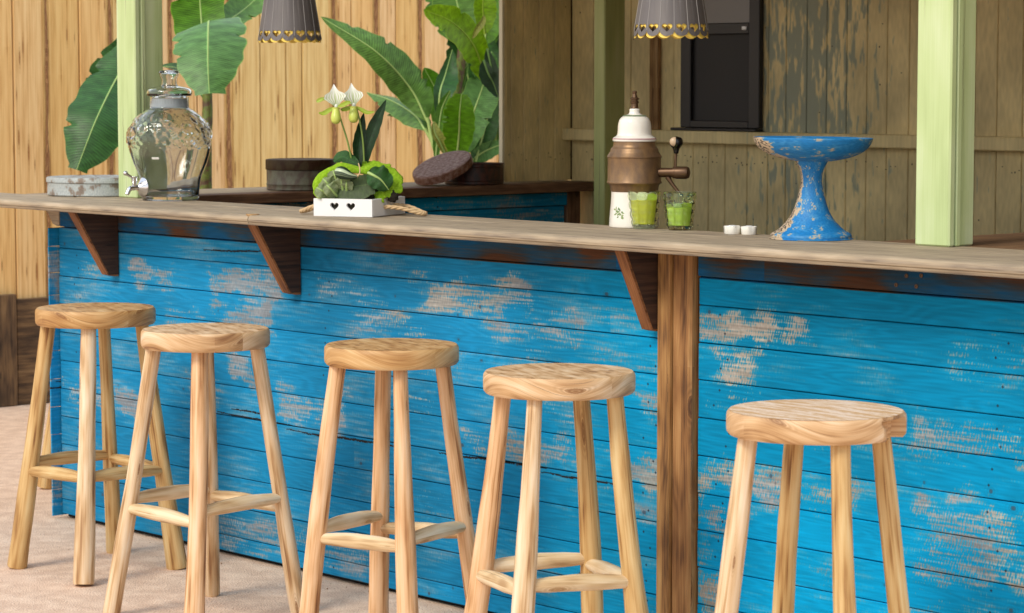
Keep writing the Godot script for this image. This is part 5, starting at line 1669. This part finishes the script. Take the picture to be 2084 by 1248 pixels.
		part("pouch", st, M.pouch, fl)

func build_urn() -> void:
	var t := thing("china_urn", "white china and copper dispenser urn with a brass finial and a side lever", "urn", Vector3(2.725, TOP + 0.0005, -0.236), RIGHT_TURN)
	var st := mb()
	lathe(st, smooth2([Vector2(0.068, 0.0), Vector2(0.0705, 0.004), Vector2(0.0695, 0.03), Vector2(0.066, 0.07), Vector2(0.0645, 0.102)], 20), 64, Transform3D.IDENTITY, NONE, false, 1.0, 1.0)
	var foot := M.china.duplicate() as StandardMaterial3D
	foot.albedo_color = Color.WHITE
	foot.albedo_texture = sprig_tex()
	foot.uv1_scale = Vector3(1, -1, 1)
	part("china_foot", st, foot, t)
	st = mb()
	lathe(st, PackedVector2Array([Vector2(0.0, 0.1), Vector2(0.066, 0.1), Vector2(0.0675, 0.104), Vector2(0.069, 0.116), Vector2(0.0745, 0.123), Vector2(0.077, 0.1235), Vector2(0.0775, 0.126), Vector2(0.0765, 0.128), Vector2(0.0752, 0.13), Vector2(0.0748, 0.188), Vector2(0.0752, 0.194), Vector2(0.0768, 0.1955), Vector2(0.077, 0.198), Vector2(0.0755, 0.2), Vector2(0.071, 0.2075), Vector2(0.0675, 0.213), Vector2(0.0672, 0.218), Vector2(0.064, 0.222), Vector2(0.0595, 0.227), Vector2(0.059, 0.233), Vector2(0.058, 0.24), Vector2(0.0, 0.24)]), 64, Transform3D.IDENTITY, NONE, false, 1.0, 2.0)
	part("copper_body", st, M.copper, t)
	st = mb()
	lathe(st, smooth2([Vector2(0.056, 0.24), Vector2(0.0605, 0.2405), Vector2(0.0615, 0.246), Vector2(0.0585, 0.251), Vector2(0.05, 0.257), Vector2(0.0475, 0.268), Vector2(0.0465, 0.285), Vector2(0.042, 0.301), Vector2(0.031, 0.3115), Vector2(0.018, 0.3165), Vector2(0.0145, 0.322), Vector2(0.0135, 0.331), Vector2(0.0, 0.332)], 52), 56)
	var dome := part("china_dome", st, M.china, t)
	st = mb()
	lathe(st, PackedVector2Array([Vector2(0.0302, 0.3128), Vector2(0.0335, 0.3105), Vector2(0.034, 0.3112), Vector2(0.0305, 0.3138)]), 40, Transform3D.IDENTITY, NONE, true)
	part("green_line", st, mat(rgb(110, 128, 96), 0.3), dome)
	st = mb()
	lathe(st, PackedVector2Array([Vector2(0.0612, 0.2462), Vector2(0.0622, 0.2465), Vector2(0.0606, 0.249), Vector2(0.0598, 0.2487)]), 48, Transform3D.IDENTITY, NONE, true)
	part("pink_line", st, mat(rgb(160, 100, 110), 0.3), dome)
	st = mb()
	lathe(st, PackedVector2Array([Vector2(0, 0.331), Vector2(0.0105, 0.331), Vector2(0.0115, 0.334), Vector2(0.01, 0.337), Vector2(0.0095, 0.345), Vector2(0.012, 0.348), Vector2(0.012, 0.351), Vector2(0.0095, 0.353), Vector2(0.0095, 0.356), Vector2(0.0135, 0.3575), Vector2(0.0135, 0.36), Vector2(0.008, 0.363), Vector2(0.006, 0.37), Vector2(0.005, 0.373), Vector2(0.0065, 0.376), Vector2(0.006, 0.38), Vector2(0.0, 0.382)]), 24)
	part("finial", st, M.bronze, t)
	# side tap: a barrel to the right, a lever with a round knob, a spout below
	var x := Vector3(0.93, 0, 0.36)
	var bs := Basis(Vector3.UP.cross(x).normalized(), x, Vector3.UP.cross(x).normalized().cross(x))
	st = mb()
	lathe(st, PackedVector2Array([Vector2(0, 0.0), Vector2(0.0135, 0.0), Vector2(0.0135, 0.042), Vector2(0.0165, 0.043), Vector2(0.0165, 0.05), Vector2(0.0175, 0.051), Vector2(0.018, 0.08), Vector2(0.015, 0.087), Vector2(0.008, 0.09), Vector2(0, 0.0905)]), 28, Transform3D(bs, Vector3(0, 0.154, 0) + x * 0.072))
	var tap := part("tap_barrel", st, M.bronze, t)
	st = mb()
	var j := Vector3(0, 0.16, 0) + x * 0.12
	tube(st, PackedVector3Array([j, j + Vector3(0.002, 0.05, 0)]), PackedFloat32Array([0.0042, 0.0036]), 10)
	part("lever", st, M.bronze, tap)
	st = mb()
	lathe(st, smooth2([Vector2(0.0, -0.028), Vector2(0.006, -0.026), Vector2(0.009, -0.014), Vector2(0.0175, -0.002), Vector2(0.0185, 0.008), Vector2(0.014, 0.017), Vector2(0.0, 0.021)], 22), 22, Transform3D(Basis.IDENTITY, j + Vector3(0.003, 0.074, 0)))
	var knob := part("knob", st, M.black_knob, tap)
	knob.name = "knob"
	st = mb()
	ball(st, j + Vector3(-0.003, 0.08, 0.0085), Vector3(0.0135, 0.0135, 0.0105), 18)
	part("knob_face", st, mat(rgb(196, 170, 140), 0.35), tap)
	st = mb()
	var s0 := Vector3(0, 0.142, 0) + x * 0.098
	tube(st, PackedVector3Array([s0, s0 + x * 0.012 + Vector3(0, -0.018, 0), s0 + x * 0.034 + Vector3(0, -0.045, 0.004)]), PackedFloat32Array([0.008, 0.0055, 0.0045]), 12)
	part("spout", st, M.bronze, tap)

func build_glasses() -> void:
	for q: Array in [["green dimpled tumbler full of yellow juice right in front of the china urn", Vector3(2.799, TOP + 0.0008, -0.204), 1.0], ["green dimpled tumbler with less juice, standing clear of the urn", Vector3(2.915, TOP + 0.0008, -0.227), 0.72]]:
		var t := thing("tumbler", q[0], "glass", q[1], RIGHT_TURN, "green drinking glasses on the counter")
		var outer: Array = []
		var n := 40
		for i in n:
			var y := 0.104 * i / (n - 1)
			outer.append(Vector2(lerpf(0.0315, 0.0455, pow(y / 0.104, 0.8)), y))
		var prof := PackedVector2Array([Vector2(0, 0.0)])
		for p: Vector2 in outer: prof.append(p)
		var no := prof.size()
		for i in range(8):
			var y := lerpf(0.1045, 0.012, i / 7.0)
			prof.append(Vector2(lerpf(0.0315, 0.0455, pow(y / 0.104, 0.8)) - 0.0045, y))
		prof.append(Vector2(0, 0.0105))
		var bump := func(a: float, y: float, i: int) -> float:
			if i == 0 or i >= no or y > 0.1: return 0.0
			return 0.0046 * pow(absf(sin(a * 4.5)), 0.55) * pow(absf(sin(y / 0.0252 * PI)), 0.55) * clampf(y / 0.012, 0.0, 1.0) - 0.0015
		var st := mb()
		lathe(st, prof, 120, Transform3D.IDENTITY, bump)
		part("glass", st, M.glass_green, t)
		var top := 0.014 + 0.067 * (q[2] as float)
		var rt := lerpf(0.0315, 0.0455, pow(top / 0.104, 0.8)) - 0.0052
		var st2 := mb()
		lathe(st2, PackedVector2Array([Vector2(0, 0.0135), Vector2(0.028, 0.0135), Vector2(0.0295, 0.02), Vector2(rt, top), Vector2(0, top + 0.0005)]), 40)
		part("juice", st2, M.drink if q[2] > 0.9 else M.drink_pale, t)
		for k in 2:
			var ic := mb()
			bx(ic, Vector3(-0.011, -0.010, -0.011), Vector3(0.011, 0.011, 0.011), 0.004, 0, -1, Vector4(1, 1, 0, 0), Transform3D(Basis.from_euler(Vector3(0.5 + k, 0.4 - k, 0.3 + k * 0.6)), Vector3(-0.012 + k * 0.022, top + 0.004, 0.012 - k * 0.02)))
			part("ice_cube", ic, M.ice, t)
		var lw := mb()
		lathe(lw, PackedVector2Array([Vector2(0, -0.002), Vector2(0.016, -0.002), Vector2(0.017, 0.0), Vector2(0.016, 0.002), Vector2(0, 0.002)]), 20, Transform3D(Basis.from_euler(Vector3(1.2, 0.5, 0.3)), Vector3(0.016, top - 0.002, 0.014)))
		part("lime_slice", lw, M.petal_green, t)
	for q: Array in [["white scalloped tealight dish with a star rim, the one closer to the tumblers", Vector3(3.14, TOP + 0.0005, -0.2), 0.0225, 0.4], ["white faceted tealight dish, the one closer to the blue cake stand", Vector3(3.187, TOP + 0.0005, -0.216), 0.0212, 1.1]]:
		var t := thing("tealight_dish", q[0], "dish", q[1], q[3], "small white dishes on the counter")
		var st := mb()
		var r: float = q[2]
		lathe(st, PackedVector2Array([Vector2(0, 0), Vector2(r * 0.93, 0), Vector2(r * 0.97, 0.002), Vector2(r, 0.02), Vector2(r * 0.97, 0.0215), Vector2(r * 0.9, 0.02), Vector2(r * 0.86, 0.006), Vector2(0, 0.006)]), 40, Transform3D.IDENTITY, func(a: float, y: float, i: int) -> float: return r * 0.07 * cos(a * 6.0) * clampf(y / 0.02, 0.2, 1.0) if i > 0 and i < 6 else 0.0)
		part("dish", st, M.china, t)
		st = mb()
		lathe(st, PackedVector2Array([Vector2(0, 0.0065), Vector2(r * 0.6, 0.0065), Vector2(r * 0.62, 0.021), Vector2(r * 0.3, 0.0235), Vector2(0, 0.0225)]), 24)
		part("candle", st, M.white, t)

func build_cake_stand() -> void:
	var t := thing("cake_stand", "tall turned cake stand with chipped bright blue paint", "cake stand", Vector3(3.427, TOP + 0.0005, -0.196), RIGHT_TURN)
	var st := mb()
	lathe(st, smooth2([Vector2(0.0, 0.0), Vector2(0.102, 0.0), Vector2(0.1055, 0.003), Vector2(0.1055, 0.01), Vector2(0.1, 0.0155), Vector2(0.085, 0.024), Vector2(0.063, 0.046), Vector2(0.047, 0.072), Vector2(0.036, 0.105), Vector2(0.0285, 0.14), Vector2(0.0275, 0.16), Vector2(0.031, 0.178), Vector2(0.039, 0.195), Vector2(0.042, 0.203), Vector2(0.03, 0.204)], 60), 72, Transform3D(Basis(Vector3.UP, 0.0), Vector3.ZERO))
	part("stem", st, M.stand, t)
	st = mb()
	lathe(st, smooth2([Vector2(0.0, 0.202), Vector2(0.045, 0.202), Vector2(0.06, 0.204), Vector2(0.1, 0.213), Vector2(0.132, 0.228), Vector2(0.148, 0.245), Vector2(0.1545, 0.26), Vector2(0.153, 0.263), Vector2(0.146, 0.262), Vector2(0.12, 0.258), Vector2(0.0, 0.256)], 56), 80, Transform3D(Basis(Vector3.FORWARD, 0.012), Vector3.ZERO))
	part("bowl", st, M.stand, t)
